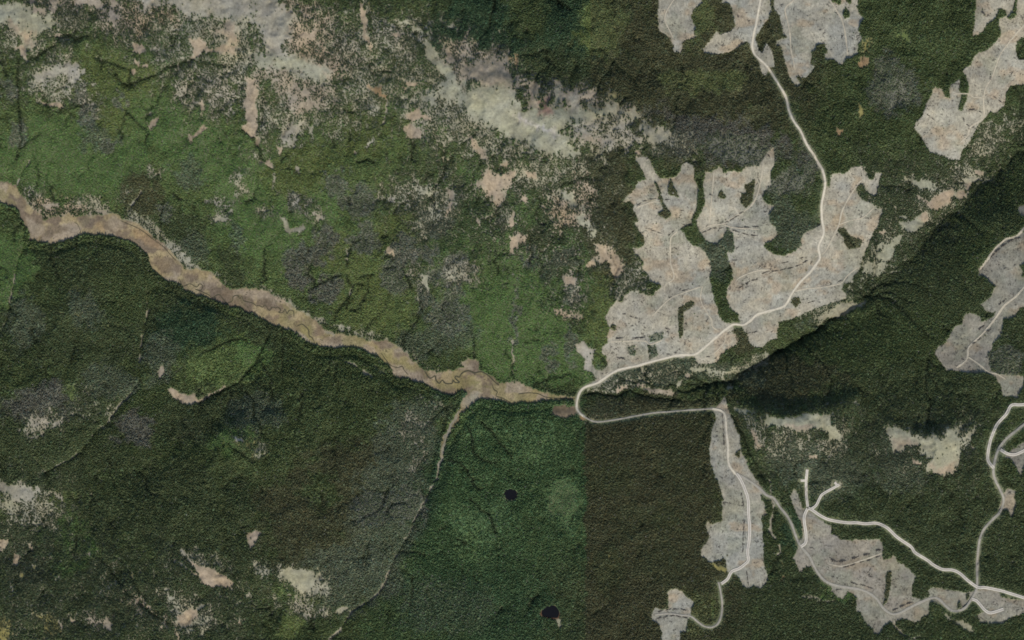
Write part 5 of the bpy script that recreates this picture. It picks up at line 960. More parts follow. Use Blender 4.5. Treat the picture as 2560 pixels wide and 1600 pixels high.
M_DEADW = leaf_mat('bare_grey_branches')

# ------------------------------------------------------------------ ground pieces: one sheet, split by what covers it
idx = np.arange(nx * ny).reshape(ny, nx)
cell = Cp[:-1, :-1]
def ground_piece(name, sel, mat, label=None):
    jj, ii = np.nonzero(sel)
    if len(jj) == 0: return None
    q = np.stack([idx[jj + 1, ii], idx[jj + 1, ii + 1], idx[jj, ii + 1], idx[jj, ii]], 1)
    ids, inv = np.unique(q.ravel(), return_inverse=True)
    me = bpy.data.meshes.new(name)
    nv, nf = len(ids), len(q)
    me.vertices.add(nv); me.loops.add(nf * 4); me.polygons.add(nf)
    co = np.stack([WX.ravel()[ids], WY.ravel()[ids], Hp.ravel()[ids]], 1)
    me.vertices.foreach_set('co', co.astype(np.float32).ravel())
    me.loops.foreach_set('vertex_index', inv.astype(np.int32))
    me.polygons.foreach_set('loop_start', np.arange(0, nf * 4, 4, dtype=np.int32))
    me.polygons.foreach_set('use_smooth', np.ones(nf, bool))
    a = me.attributes.new('ground_colour', 'FLOAT_COLOR', 'POINT')
    c = np.c_[Gp.reshape(-1, 3)[ids], np.ones(nv)]
    a.data.foreach_set('color', c.astype(np.float32).ravel())
    me.update(calc_edges=True)
    me.materials.append(mat)
    o = link(bpy.data.objects.new(name, me))
    tag(o, label, None, None, 'structure')
    return o
ground_piece('forest_floor', cell == 0, M_FLOOR, 'dark soil and undergrowth under the woods')
ground_piece('meadow', cell == 1, M_MEADOW, 'pale dry meadow and bare ground in the openings of the woods')
ground_piece('wetland', cell == 2, M_MARSH, 'long tan and olive sedge wetland along the valley floor')
for k, lab in enumerate(CUTS):
    ground_piece('clearcut', cell == 10 + k, M_CUT, lab)
# the land around, out to the horizon
ring_idx = np.r_[idx[0, :], idx[1:, -1], idx[-1, -2::-1], idx[-2:0:-1, 0]][::4]
rx = WX.ravel()[ring_idx]; ry = WY.ravel()[ring_idx]; rz = Hp.ravel()[ring_idx]
scl = [1.0, 1.15, 1.4, 1.8, 2.6, 4, 7, 12, 20]
vs_, fs_ = [], []
nr = len(ring_idx)
for si, s in enumerate(scl):
    hx, hy = rx * s, ry * s
    nzv = (fbm(hx / 900 + 40, hy / 900 + 40, 501, 4) - 0.5) * min(260, 130 * s)
    t = 0 if si == 0 else min(1, si / 2.5)
    z = rz * (1 - t) + (40 + nzv) * t
    vs_ += [(float(a), float(b_), float(c)) for a, b_, c in zip(hx, hy, z)]
for si in range(len(scl) - 1):
    for k in range(nr):
        k2 = (k + 1) % nr
        fs_.append((si * nr + k, (si + 1) * nr + k, (si + 1) * nr + k2, si * nr + k2))
me = bpy.data.meshes.new('hills'); me.from_pydata(vs_, [], fs_); me.update()
me.materials.append(flat_mat('distant_woods', (0.035, 0.042, 0.022), 0.45, 0.02))
bmx = bmesh.new(); bmx.from_mesh(me); bmesh.ops.recalc_face_normals(bmx, faces=bmx.faces[:])
if bmx.faces[:][0].normal.z < 0: bmesh.ops.reverse_faces(bmx, faces=bmx.faces[:])
bmx.to_mesh(me); bmx.free()
tag(link(bpy.data.objects.new('hills', me)), None, None, None, 'structure')

# ------------------------------------------------------------------ water
def sheet(name, pts, z, mat, label):
    bm = bmesh.new()
    vsx = [bm.verts.new((wx(x), wy(y), z)) for x, y in pts]
    f = bm.faces.new(vsx)
    if f.normal.z < 0: f.normal_flip()
    bm.normal_update()
    if bm.faces[:][0].normal.z < 0: bmesh.ops.reverse_faces(bm, faces=bm.faces[:])
    bmesh.ops.triangulate(bm, faces=bm.faces[:])
    me = bpy.data.meshes.new(name); bm.to_mesh(me); bm.free(); me.materials.append(mat)
    return tag(link(bpy.data.objects.new(name, me)), label, None, None, 'structure')
def smooth_line(pts, step=3.0):
    out = []
    n = len(pts)
    for k in range(n - 1):
        p0 = pts[max(0, k - 1)]; p1 = pts[k]; p2 = pts[k + 1]; p3 = pts[min(n - 1, k + 2)]
        L = math.hypot(p2[0] - p1[0], p2[1] - p1[1])
        m = max(1, int(L / step))
        for q in range(m):
            t = q / m
            out.append(tuple(p1[a] + 0.5 * t * (p2[a] - p0[a] + t * (2 * p0[a] - 5 * p1[a] + 4 * p2[a] - p3[a] + t * (3 * (p1[a] - p2[a]) + p3[a] - p0[a]))) for a in (0, 1)))
    out.append(pts[-1])
    return out
def closed_smooth(pts, m=4):
    out = []; n = len(pts)
    for k in range(n):
        p0, p1, p2, p3 = pts[k - 1], pts[k], pts[(k + 1) % n], pts[(k + 2) % n]
        for q in range(m):
            t = q / m
            out.append(tuple(p1[a] + 0.5 * t * (p2[a] - p0[a] + t * (2 * p0[a] - 5 * p1[a] + 4 * p2[a] - p3[a] + t * (3 * (p1[a] - p2[a]) + p3[a] - p0[a]))) for a in (0, 1)))
    return out
for p, lab in ((POND1, 'small round dark pond among the green woods'), (POND2, 'dark pond with a rusty rim near the bottom edge')):
    cx = sum(q[0] for q in p) / len(p); cy = sum(q[1] for q in p) / len(p)
    sheet('pond', closed_smooth(p), float(sample(Hp, np.array([cx]), np.array([cy]))[0]) + 2.2, M_WATER, lab)

def ribbon(name, pts, offs, lift, mat, jitter=0.0, taper=False, step=3.0, smooth=True, seed=0):
    """strip draped on the ground; offs = list of (sideways offset in photo px, height above the ground)"""
    ln = np.array(smooth_line(pts, step) if smooth else pts)
    d = np.gradient(ln, axis=0); d /= np.maximum(np.hypot(d[:, 0], d[:, 1]), 1e-6)[:, None]
    nrm = np.stack([-d[:, 1], d[:, 0]], 1)
    rr = np.random.default_rng(seed)
    wj = 1 + jitter * (np.convolve(rr.random(len(ln) + 4), np.ones(5) / 5, 'valid') - 0.5) * 2
    if taper:
        e = np.minimum(np.arange(len(ln)), np.arange(len(ln))[::-1]) / 4.0
        wj = wj * np.clip(0.3 + e, 0, 1)
    base = sample(Hp, ln[:, 0], ln[:, 1])
    base = np.convolve(np.pad(base, 3, mode='edge'), np.ones(7) / 7, 'valid')
    verts = []
    for k in range(len(ln)):
        for off, up in offs:
            x = ln[k, 0] + nrm[k, 0] * off * wj[k]; y = ln[k, 1] + nrm[k, 1] * off * wj[k]
            g = float(sample(Hp, np.array([x]), np.array([y]))[0])
            z = max(base[k], g) if up >= 0 else g
            verts.append((wx(x), wy(y), z + lift + up))
    c = len(offs)
    faces = [(k * c + j, k * c + j + 1, (k + 1) * c + j + 1, (k + 1) * c + j) for k in range(len(ln) - 1) for j in range(c - 1)]
    me = bpy.data.meshes.new(name); me.from_pydata(verts, [], faces); me.update()
    bm = bmesh.new(); bm.from_mesh(me)
    if sum(f.normal.z for f in bm.faces) < 0: bmesh.ops.reverse_faces(bm, faces=bm.faces[:])
    bm.to_mesh(me); bm.free()
    me.materials.append(mat)
    return bpy.data.objects.new(name, me)
for k, (lab, pts, wd) in enumerate(STREAMS):
    wd *= 0.78
    o = link(ribbon('stream', pts, [(-wd / 2, 0), (wd / 2, 0)], 0.35 + 0.02 * k, M_BOG, 0.5, True, 2.0, True, 900 + k))
    tag(o, lab, None, None, 'structure')

# ------------------------------------------------------------------ roads
for k, (lab, pts, wd, kind) in enumerate(ROADS):
    h = wd / 2
    lift = {'main': 1.0, 'grey': 1.15, 'cream': 1.6, 'track': 0.55}[kind] + 0.05 * (k % 9)
    if kind == 'cream':
        o = ribbon('road', pts, [(-h - 0.8, -1.8), (-h, 0), (0, 0.12), (h, 0), (h + 0.8, -1.8)], lift, M_ROAD['cream'], 0, False, 3.0, False) if False else \
            ribbon('road', pts, [(-h - 0.8, -1.8), (-h, 0), (0, 0.12), (h, 0), (h + 0.8, -1.8)], lift, M_ROAD['cream'], 0.0, False, 4.0, True)
        link(o); tag(o, lab, None, None, 'structure')
        for sgn in (-1, 1):
            e = ribbon('road_edge', pts, sorted([(sgn * (h - 1.5), 0.30), (sgn * (h - 0.75), 0.36), (sgn * h, 0.30)]), lift, M_EDGE, 0.0, False, 4.0, True)
            link(e); e.parent = o
    else:
        jit = {'main': 0.35, 'grey': 0.35, 'track': 0.6}[kind]
        o = ribbon('road' if kind != 'track' else 'dirt_track', pts, [(-h - 0.8, -1.6), (-h, 0), (-h * 0.4, 0.12), (h * 0.4, 0.12), (h, 0), (h + 0.8, -1.6)], lift, M_ROAD[kind], jit, kind == 'track', 3.0, True, 700 + k)
        link(o); tag(o, lab, None, None, 'structure')

# ------------------------------------------------------------------ trees: shapes one unit tall, standing at the origin
def mesh_from(bm, name, mats):
    me = bpy.data.meshes.new(name); bm.to_mesh(me); bm.free()
    for m in mats: me.materials.append(m)
    return me
def add_trunk(bm, h=0.55, r=0.022, mi=0):
    ring = []
    for z, rr in ((0, r), (h, r * 0.45)):
        ring.append([bm.verts.new((rr * math.cos(a), rr * math.sin(a), z)) for a in [k * 2 * math.pi / 5 for k in range(5)]])
    for k in range(5):
        f = bm.faces.new((ring[0][k], ring[0][(k + 1) % 5], ring[1][(k + 1) % 5], ring[1][k])); f.material_index = mi
def add_conifer_crown(bm, seed, mi=0, tiers=4, r0=0.25):
    rd = random.Random(seed)
    for t in range(tiers):
        f0 = t / tiers
        zb = 0.12 + 0.80 * f0 + rd.uniform(-.02, .02); zt = min(1.0, zb + 0.26 - 0.04 * f0)
        rr = r0 * (1 - f0) ** 0.8 + 0.018
        ap = bm.verts.new((rd.uniform(-.008, .008), rd.uniform(-.008, .008), zt))
        kk = 12 if t < 2 else 8
        a0 = rd.uniform(0, 6)
        rim = [bm.verts.new((rr * (1.15 if q % 2 else 0.62) * rd.uniform(.8, 1.2) * math.cos(a0 + q * 2 * math.pi / kk), rr * (1.15 if q % 2 else 0.62) * rd.uniform(.8, 1.2) * math.sin(a0 + q * 2 * math.pi / kk), zb + (0.0 if q % 2 else 0.035))) for q in range(kk)]
        for q in range(kk):
            f = bm.faces.new((ap, rim[q], rim[(q + 1) % kk])); f.material_index = mi
def add_broad_crown(bm, seed, mi=0):
    rd = random.Random(seed)
    for k in range(5):
        a = k * 1.9 + rd.uniform(-.4, .4)
        r = 0.0 if k == 4 else 0.19
        c = Vector((r * math.cos(a), r * math.sin(a), 0.60 + (0.16 if k == 4 else rd.uniform(-.10, .08))))
        s = rd.uniform(.17, .24)
        g = bmesh.ops.create_icosphere(bm, subdivisions=1, radius=s)
        for v in g['verts']:
            v.co = v.co * rd.uniform(.78, 1.2)
            v.co.z *= 0.85
            v.co += c
        for f in {f for v in g['verts'] for f in v.link_faces}: f.material_index = mi
def add_snag_crown(bm, seed, mi=0):
    rd = random.Random(seed)
    for k in range(16):
        z = 0.25 + 0.70 * k / 16
        a = k * 2.4 + rd.uniform(-.3, .3)
        L = 0.16 * (1.15 - k / 16) * rd.uniform(.6, 1.25)
        d = Vector((math.cos(a), math.sin(a), 0)); s = Vector((-d.y, d.x, 0)) * 0.022
        b0 = Vector((0, 0, z + .03))
        tip = d * L + Vector((0, 0, z - rd.uniform(0, .05)))
        f = bm.faces.new([bm.verts.new(b0 + s), bm.verts.new(b0 - s), bm.verts.new(tip - s * .5), bm.verts.new(tip + s * .5)]); f.material_index = mi
        f = bm.faces.new([bm.verts.new(b0 + Vector((0, 0, .022))), bm.verts.new(b0 - Vector((0, 0, .022))), bm.verts.new(tip)]); f.material_index = mi
    ring = [bm.verts.new((.02 * math.cos(q * 1.57), .02 * math.sin(q * 1.57), .1)) for q in range(4)]
    ap = bm.verts.new((0, 0, 1))
    for q in range(4):
        f = bm.faces.new((ring[q], ring[(q + 1) % 4], ap)); f.material_index = mi

def whole(name, fn, seed, leaf):
    bm = bmesh.new(); add_trunk(bm, 0.5, 0.022, 0); fn(bm, seed, 1)
    return bpy.data.objects.new(name, mesh_from(bm, name, [M_TRUNK, leaf]))   # source shape for the woods, not itself in the scene
PROTO = {
    'conifer': [whole('conifer_shape', add_conifer_crown, s, M_LEAF) for s in (1, 2, 3)],
    'broadleaf': [whole('broadleaf_shape', add_broad_crown, s, M_BROAD) for s in (4, 5)],
    'snag': [whole('snag_shape', add_snag_crown, s, M_DEADW) for s in (6, 7)],
}
CROWN, TRUNK = [], None
for s in (1, 2, 3):
    bm = bmesh.new(); add_conifer_crown(bm, s, 0); CROWN.append(mesh_from(bm, 'conifer_crown', [M_LEAF]))
bm = bmesh.new(); add_trunk(bm, 0.5, 0.022, 0); TRUNK = mesh_from(bm, 'conifer_trunk', [M_TRUNK])

def scatter_group(name, protos):
    ng = bpy.data.node_groups.new(name, 'GeometryNodeTree')
    ng.interface.new_socket('Geometry', in_out='INPUT', socket_type='NodeSocketGeometry')
    ng.interface.new_socket('Geometry', in_out='OUTPUT', socket_type='NodeSocketGeometry')
    N, Lk = ng.nodes, ng.links
    gi = N.new('NodeGroupInput'); go = N.new('NodeGroupOutput')
    inst = N.new('GeometryNodeInstanceOnPoints')
    g2i = N.new('GeometryNodeGeometryToInstance')
    for p in protos[::-1]:
        oi = N.new('GeometryNodeObjectInfo'); oi.inputs['Object'].default_value = p; oi.inputs['As Instance'].default_value = True
        Lk.new(oi.outputs['Geometry'], g2i.inputs[0])
    Lk.new(gi.outputs[0], inst.inputs['Points']); Lk.new(g2i.outputs[0], inst.inputs['Instance'])
    inst.inputs['Pick Instance'].default_value = True
    def attr(nm, ty):
        a = N.new('GeometryNodeInputNamedAttribute'); a.data_type = ty; a.inputs['Name'].default_value = nm
        return a.outputs['Attribute']
    Lk.new(attr('pick', 'INT'), inst.inputs['Instance Index'])
    Lk.new(attr('spin', 'FLOAT_VECTOR'), inst.inputs['Rotation'])
    Lk.new(attr('size', 'FLOAT_VECTOR'), inst.inputs['Scale'])
    Lk.new(inst.outputs[0], go.inputs[0])
    return ng
NG = {k: scatter_group(k + '_scatter', v) for k, v in PROTO.items()}

def scatter(name, kindname, pos, size, tint, label):
    n = len(pos)
    if n == 0: return
    me = bpy.data.meshes.new(name)
    me.vertices.add(n)
    me.vertices.foreach_set('co', pos.astype(np.float32).ravel())
    def put(nm, ty, data, key):
        a = me.attributes.new(nm, ty, 'POINT'); a.data.foreach_set(key, data)
    put('pick', 'INT', rng.integers(0, len(PROTO[kindname]), n).astype(np.int32), 'value')
    sp = np.zeros((n, 3), np.float32); sp[:, 2] = rng.random(n) * 6.283; sp[:, 0] = rng.normal(0, .03, n); sp[:, 1] = rng.normal(0, .03, n)
    put('spin', 'FLOAT_VECTOR', sp.ravel(), 'vector')
    put('size', 'FLOAT_VECTOR', size.astype(np.float32).ravel(), 'vector')
    put('tint', 'FLOAT_COLOR', np.c_[tint, np.ones(n)].astype(np.float32).ravel(), 'color')
    me.update()
    o = link(bpy.data.objects.new(name, me))
    md = o.modifiers.new('trees', 'NODES'); md.node_group = NG[kindname]
    tag(o, label, None, None, 'stuff')
    return o

# candidate spots on a jittered grid
SP = 2.55
gu = np.arange(PX[0] + 4, PX[-1] - 4, SP); gv = np.arange(PY[0] + 4, PY[-1] - 4, SP)
TU, TV = np.meshgrid(gu, gv)
TU[1::2] += SP / 2
TU = (TU + rng.uniform(-.46, .46, TU.shape) * SP).ravel(); TV = (TV + rng.uniform(-.46, .46, TV.shape) * SP).ravel()
dn = sample(Dp, TU, TV)
cl = fbm(TU / 16, TV / 16, 601, 3) * 0.7 + fbm(TU / 5, TV / 5, 621, 1) * 0.3
keep = rng.random(len(TU)) * 0.66 + np.clip(0.5 + (cl - 0.5) * 2.6, 0, 1) * 0.34 < dn
TU, TV, dn = TU[keep], TV[keep], dn[keep]
N = len(TU)
tz = sample(Hp, TU, TV)
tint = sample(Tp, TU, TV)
pb = sample(Bp, TU, TV); pd = sample(Ep, TU, TV); hm = sample(Hgp, TU, TV)
rsp = rng.random(N)
kindi = np.where(rsp < pd, 2, np.where(rsp < pd + pb, 1, 0))
lum = np.exp(rng.normal(0, 0.13, N))[:, None]
stand_n = (0.85 + 0.3 * fbm(TU / 24, TV / 24, 641, 3))[:, None]
hue = rng.normal(0, 0.07, (N, 1))
tint = tint * lum * stand_n * np.concatenate([1 + hue, np.ones((N, 1)), 1 - 0.5 * hue], 1)
livegrey = (tint.max(1) - tint.min(1) < 0.035) & (kindi != 2)
grey_live = (kindi != 2) & (pd > 0.3)
tint[grey_live] = tint[grey_live] * 0.25 + np.array([0.128, 0.156, 0.078]) * 0.75
dd = kindi == 2
tint[dd] = np.maximum(tint[dd], np.array([0.28, 0.275, 0.232]) * lum[dd])
sz = 11.4 * hm * np.exp(rng.normal(0, 0.17, N))
wid = np.exp(rng.normal(0, 0.14, N))
size = np.stack([sz * wid, sz * wid, sz], 1)
b_ = kindi == 1
size[b_] = np.stack([sz[b_] * wid[b_] * 0.72, sz[b_] * wid[b_] * 0.72, sz[b_] * 0.62], 1)
c_ = (kindi == 0) & (hm < 0.9)
size[c_, :2] *= 1.22
pos = np.stack([wx(TU), wy(TV), tz - 0.3], 1)

# lone trees in the openings stand as trees of their own
cov = Cp[np.clip((TV / G).astype(int) + PAD, 0, ny - 1), np.clip((TU / G).astype(int) + PAD, 0, nx - 1)]
inframe = (TU > 6) & (TU < 2554) & (TV > 6) & (TV < 1594)
solo = (kindi == 0) & inframe & (cov >= 1) & (dn < 0.13)
LONE = [  # area test on photo pixels, short phrase for the place
 (lambda u, v, c: (c >= 10) & (u > 2250) & (v > 1150), 'the logged patch in the bottom corner by the cream spur'),
 (lambda u, v, c: (c >= 10) & (u > 1990) & (v > 1400), 'the lower lobes of the sprawling logged block'),
 (lambda u, v, c: (c >= 10) & (u > 1970) & (v > 1150), 'the sprawling logged block above the winding grey road'),
 (lambda u, v, c: (c >= 10) & (u < 1700) & (v > 1450), 'the small star-shaped logged block'),
 (lambda u, v, c: (c >= 10) & (v > 1250) & (u <= 2000), 'the wide foot of the tall narrow logged block'),
 (lambda u, v, c: (c >= 10) & (v > 950) & (u <= 2000), 'the upper half of the tall narrow logged block'),
 (lambda u, v, c: (c >= 10) & (v < 320) & (u < 1765), 'the grey tongue of logged ground'),
 (lambda u, v, c: (c >= 10) & (v < 320) & (u < 1925), 'the logged block at the top of the main road'),
 (lambda u, v, c: (c >= 10) & (v < 320) & (u < 2200), 'the two-lobed grey logged block'),
 (lambda u, v, c: (c >= 10) & (v < 420), 'the long pinkish block in the top corner'),
 (lambda u, v, c: (c >= 10) & (u > 2250) & (v < 790), 'the logged slope below the curved rim road'),
 (lambda u, v, c: (c >= 10) & (u > 2250), 'the logged patch around the Y-shaped track'),
 (lambda u, v, c: (c >= 10) & (u > 2040), 'the logged ground beyond the main road'),
 (lambda u, v, c: (c >= 10) & (u > 1760) & (v < 620), 'the upper part of the east logged hillside'),
 (lambda u, v, c: (c >= 10) & (u > 1830), 'the lower part of the east logged hillside'),
 (lambda u, v, c: (c >= 10) & (v < 640), 'the upper part of the west logged hillside'),
 (lambda u, v, c: (c >= 10), 'the lower part of the west logged hillside'),
 (lambda u, v, c: (c == 2) & (u < 700), 'the west half of the tan wetland'),
 (lambda u, v, c: (c == 2), 'the east half of the tan wetland'),
 (lambda u, v, c: (c == 1) & (v < 160) & (u < 170), 'the pale meadow in the top corner'),
 (lambda u, v, c: (c == 1) & (v < 420) & (u < 330), 'the patchy clearing below the corner meadow'),
 (lambda u, v, c: (c == 1) & (v < 230) & (u < 640), 'the bare ridge along the top edge'),
 (lambda u, v, c: (c == 1) & (v < 560) & (u < 900), 'the pinkish meadow around the long tan chute'),
 (lambda u, v, c: (c == 1) & (v < 200) & (u < 1300), 'the narrow pale crest under the dark north slope'),
 (lambda u, v, c: (c == 1) & (v < 560) & (u < 1300), 'the west end of the broad pale ridge'),
 (lambda u, v, c: (c == 1) & (v < 560) & (u < 1700), 'the east end of the broad pale ridge'),
 (lambda u, v, c: (c == 1) & (u > 1800) & (v < 840), 'the bare benches on the bluffs by the gorge'),
 (lambda u, v, c: (c == 1) & (u > 2170) & (v < 1250), 'the crescent meadow nearest the cream road'),
 (lambda u, v, c: (c == 1) & (u > 1800) & (v > 900) & (v < 1250), 'the bluff-top meadow south of the gorge'),
 (lambda u, v, c: (c == 1) & (v > 1150) & (u < 330), 'the pale hilltop by the lower edge of the woods'),
 (lambda u, v, c: (c == 1) & (v > 1150) & (u < 620), 'the tan clearings near the bottom edge'),
 (lambda u, v, c: (c == 1) & (v > 1150), 'the pale clearing above the tributary foot'),
 (lambda u, v, c: (c == 1) & (u > 1300), 'the bare strips beside the west logged hillside'),
 (lambda u, v, c: (c == 1), 'the small clearings above the wetland'),
]
si = np.nonzero(solo)[0]
score = sz[si] * wid[si]
quota = 300
# the largest first, but never more than 40 for one place
order = si[np.argsort(-score)]
taken, chosen = {}, []
for i in order:
    for gi_, (test, place_) in enumerate(LONE):
        if test(TU[i], TV[i], cov[i]):
            if taken.get(gi_, 0) < 14:
                taken[gi_] = taken.get(gi_, 0) + 1
                chosen.append((i, gi_))
            break
    if len(chosen) >= quota: break
used = np.zeros(N, bool)
lone_label = {}
for gi_ in taken:
    mem = [i for i, g in chosen if g == gi_]
    place = LONE[gi_][1]
    if len(mem) <= 2: names = ['topmost', 'lowest']
    else: names = ['topmost', 'lowest', 'westernmost', 'easternmost', 'second highest', 'second lowest', 'second from west', 'second from east']
    left_ = list(mem)
    for nm_ in names:
        if not left_: break
        keyf = {'topmost': lambda i: TV[i], 'second highest': lambda i: TV[i], 'lowest': lambda i: -TV[i], 'second lowest': lambda i: -TV[i], 'westernmost': lambda i: TU[i], 'second from west': lambda i: TU[i], 'easternmost': lambda i: -TU[i], 'second from east': lambda i: -TU[i]}[nm_]
        if nm_ in ('topmost', 'lowest', 'westernmost', 'easternmost'):
            b = min(mem, key=keyf)
        else: b = sorted(mem, key=keyf)[1]
        if b not in left_: continue
        left_.remove(b)
        lone_label[b] = (nm_ + ' lone conifer on ' + place) if len(mem) > 1 else 'single dark conifer on ' + place
    for b in left_: lone_label[b] = 'dark conifer amid the other lone trees on ' + place
for q, (i, gi_) in enumerate(chosen):
    used[i] = True
    r = bpy.data.objects.new('conifer_tree', None)
    r.location = pos[i]; r.rotation_euler = (0, 0, random.uniform(0, 6.28)); r.scale = size[i]
    r.empty_display_size = 0.3
    link(r); tag(r, lone_label[i], 'tree', 'lone trees on ' + LONE[gi_][1])
    cr = bpy.data.objects.new('crown', CROWN[q % 3]); cr.parent = r; cr['tint'] = [float(x) for x in tint[i]]; link(cr)
    tk = bpy.data.objects.new('trunk', TRUNK); tk.parent = r; link(tk)

# woods, by where they stand
def region(u, v):
    r = np.full(u.shape, 0)
    mar = np.interp(u, [-200, 0, 100, 420, 640, 1000, 1150, 1460, 1830, 1950, 2170, 2350, 2560, 2800], [480, 480, 570, 670, 770, 905, 970, 1000, 950, 880, 725, 575, 360, 200])
    north = v < mar
    r[north & (u < 1440)] = 1
    r[north & (u < 1480) & (u > 1050) & (v < 260)] = 2
    r[north & (u >= 1440)] = 3
    r[north & (u >= 1440) & (u < 1920) & (v < 420)] = 4
    r[north & (u > 2070) & (v > 250)] = 5
    s = ~north
    c4 = np.interp(v, [900, 1000, 1100, 1240, 1330, 1440, 1600, 1800], [1160, 1140, 1110, 1070, 1020, 960, 840, 700])
    c2 = np.interp(v, [600, 760, 900, 1060, 1230, 1400, 1600], [400, 365, 345, 270, 120, -60, -300])
    r[s & (u <= c2)] = 6
    r[s & (u > c2) & (u <= c4)] = 7
    r[s & (u > c4) & (u <= 1463)] = 8
    r[s & (u > 1463) & (u <= 1850)] = 9
    r[s & (u > 1850) & (v < 1120)] = 10
    r[s & (u > 1850) & (v >= 1120)] = 11
    return r
RNAME = {1: 'the long hillside above the wetland', 2: 'the dark north slope behind the bare ridge', 3: 'the ground between the logged hillsides', 4: 'the brownish plateau left of the main road', 5: 'the bluffs right of the logged hillsides',
         6: 'the slope at the left edge below the wetland', 7: 'the broad hills below the wetland', 8: 'the green flats around the two ponds', 9: 'the brown block left of the tall narrow logged ground', 10: 'the shaded slope across the gorge', 11: 'the hills around the cream roads'}
reg = region(TU, TV)
isl_id = np.zeros(N, int)
ISLAB = {'a': 'slim finger of trees on the west logged hillside', 'b': 'small tree patch right of the slim finger on the logged hillside', 'c': 'hook-shaped clump of trees above the main road', 'd': 'tiny dark tree clump right of the upright track', 'e': 'heart-shaped tree island on the east logged hillside', 'f': 'grey triangular tree patch beside the creek strip',
         'g': 'two-part tree island right of the knoll track', 'h': 'small bushy clump beside the lower main road', 'i': 'sparse round clump near the foot of the logged hillside', 'j': 'sparse small clump above the slash pile by the main road', 'k': 'sparse clump just above the main road curve', 'l': 'little clump in the tall narrow logged block', 'm': 'long thin tree strip in the bottom right logged block'}
for q, (key, lab) in enumerate(ISLAB.items()):
    isl_id[inside(TU, TV, ISL[key]) & (cov < 10)] = q + 1
sel0 = ~used
words = {0: ('conifer_forest', 'conifer', 'mass of dark conifers covering '), 1: ('broadleaf_wood', 'broadleaf', 'mass of round green broadleaf crowns among the conifers on '), 2: ('dead_stand', 'snag', 'mass of grey dead trees scattered over ')}
for ri in range(1, 12):
    for kd in range(3):
        s_ = sel0 & (reg == ri) & (kindi == kd) & (isl_id == 0)
        nm, pk, lab = words[kd]
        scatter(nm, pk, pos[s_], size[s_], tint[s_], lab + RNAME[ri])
for q, (key, lab) in enumerate(ISLAB.items()):
    s_ = sel0 & (isl_id == q + 1)
    scatter('tree_clump', 'conifer', pos[s_], size[s_], tint[s_], lab)

# ------------------------------------------------------------------ slash: loose debris over the logged ground, and piles
bm = bmesh.new()
rd = random.Random(5)
def add_log(bm, c, d, L, r, rd):
    d = d.normalized(); a = Vector((0, 0, 1)).cross(d)
    if a.length < 1e-3: a = Vector((1, 0, 0))
    a.normalize(); b2 = d.cross(a)
    rings = []
    for e, rr in ((-0.5, r), (0.5, r * 0.7)):
        rings.append([bm.verts.new(c + d * (L * e) + (a * math.cos(q * 1.2566) + b2 * math.sin(q * 1.2566)) * rr) for q in range(5)])
    for q in range(5):
        bm.faces.new((rings[0][q], rings[0][(q + 1) % 5], rings[1][(q + 1) % 5], rings[1][q]))
    bm.faces.new(rings[0][::-1]); bm.faces.new(rings[1])
for k in range(5):
    a = rd.uniform(-.5, .5)
    add_log(bm, Vector((rd.uniform(-.3, .3), rd.uniform(-.3, .3), .06 + .03 * k)), Vector((math.sin(a), math.cos(a), rd.uniform(-.1, .1))), rd.uniform(.5, 1.2), rd.uniform(.04, .09), rd)
PROTO['debris'] = [bpy.data.objects.new('slash_shape', mesh_from(bm, 'slash_shape', [M_LOG]))]
bm = bmesh.new()
add_broad_crown(bm, 9, 0)
for v in bm.verts: v.co.z -= 0.35
PROTO['shrub'] = [bpy.data.objects.new('shrub_shape', mesh_from(bm, 'shrub_shape', [M_BROAD]))]
NG['debris'] = scatter_group('debris_scatter', PROTO['debris']); NG['shrub'] = scatter_group('shrub_scatter', PROTO['shrub'])
nd = 190000
du = rng.uniform(-100, 2660, nd); dv = rng.uniform(-100, 1700, nd)
dc = Cp[np.clip((dv / G).astype(int) + PAD, 0, ny - 1), np.clip((du / G).astype(int) + PAD, 0, nx - 1)]
pat = fbm(du / 30, dv / 30, 661, 3) * 0.5 + fbm(du / 5, dv / 14, 681, 2) * 0.5
ok = (dc >= 10) & (pat + rng.normal(0, .05, nd) > 0.585) & (sample(Dp, du, dv) > 0.004)
du, dv = du[ok], dv[ok]
n = len(du)
dz = sample(Hp, du, dv)
ds = 3.4 * np.exp(rng.normal(0, .4, n))
o = scatter('logging_debris', 'debris', np.stack([wx(du), wy(dv), dz], 1), np.stack([ds * .8, ds * 1.3, ds * 1.0], 1), np.full((n, 3), .1), 'fine scatter of dark branches and stumps over the logged ground')
# low shrubs: in the logged ground, on meadows and at the wetland rim
nd = 120000
du = rng.uniform(-100, 2660, nd); dv = rng.uniform(-100, 1700, nd)
dc = Cp[np.clip((dv / G).astype(int) + PAD, 0, ny - 1), np.clip((du / G).astype(int) + PAD, 0, nx - 1)]
pat = fbm(du / 40, dv / 40, 691, 3)
ok = (((dc >= 10) & (pat > 0.56) & (rng.random(nd) < .45)) | ((dc == 1) & (pat > 0.52) & (rng.random(nd) < .5)) | ((dc == 2) & (pat > 0.54) & (rng.random(nd) < .45))) & (sample(Dp, du, dv) > 0.004)
du, dv = du[ok], dv[ok]; n = len(du); dz = sample(Hp, du, dv); ds = 2.6 * np.exp(rng.normal(0, .35, n))
tc = np.array([.085, .10, .05]) * np.exp(rng.normal(0, .2, n))[:, None]
scatter('low_shrubs', 'shrub', np.stack([wx(du), wy(dv), dz], 1), np.stack([ds, ds, ds * .7], 1), tc, 'low green shrubs sprinkled over logged ground and meadows')

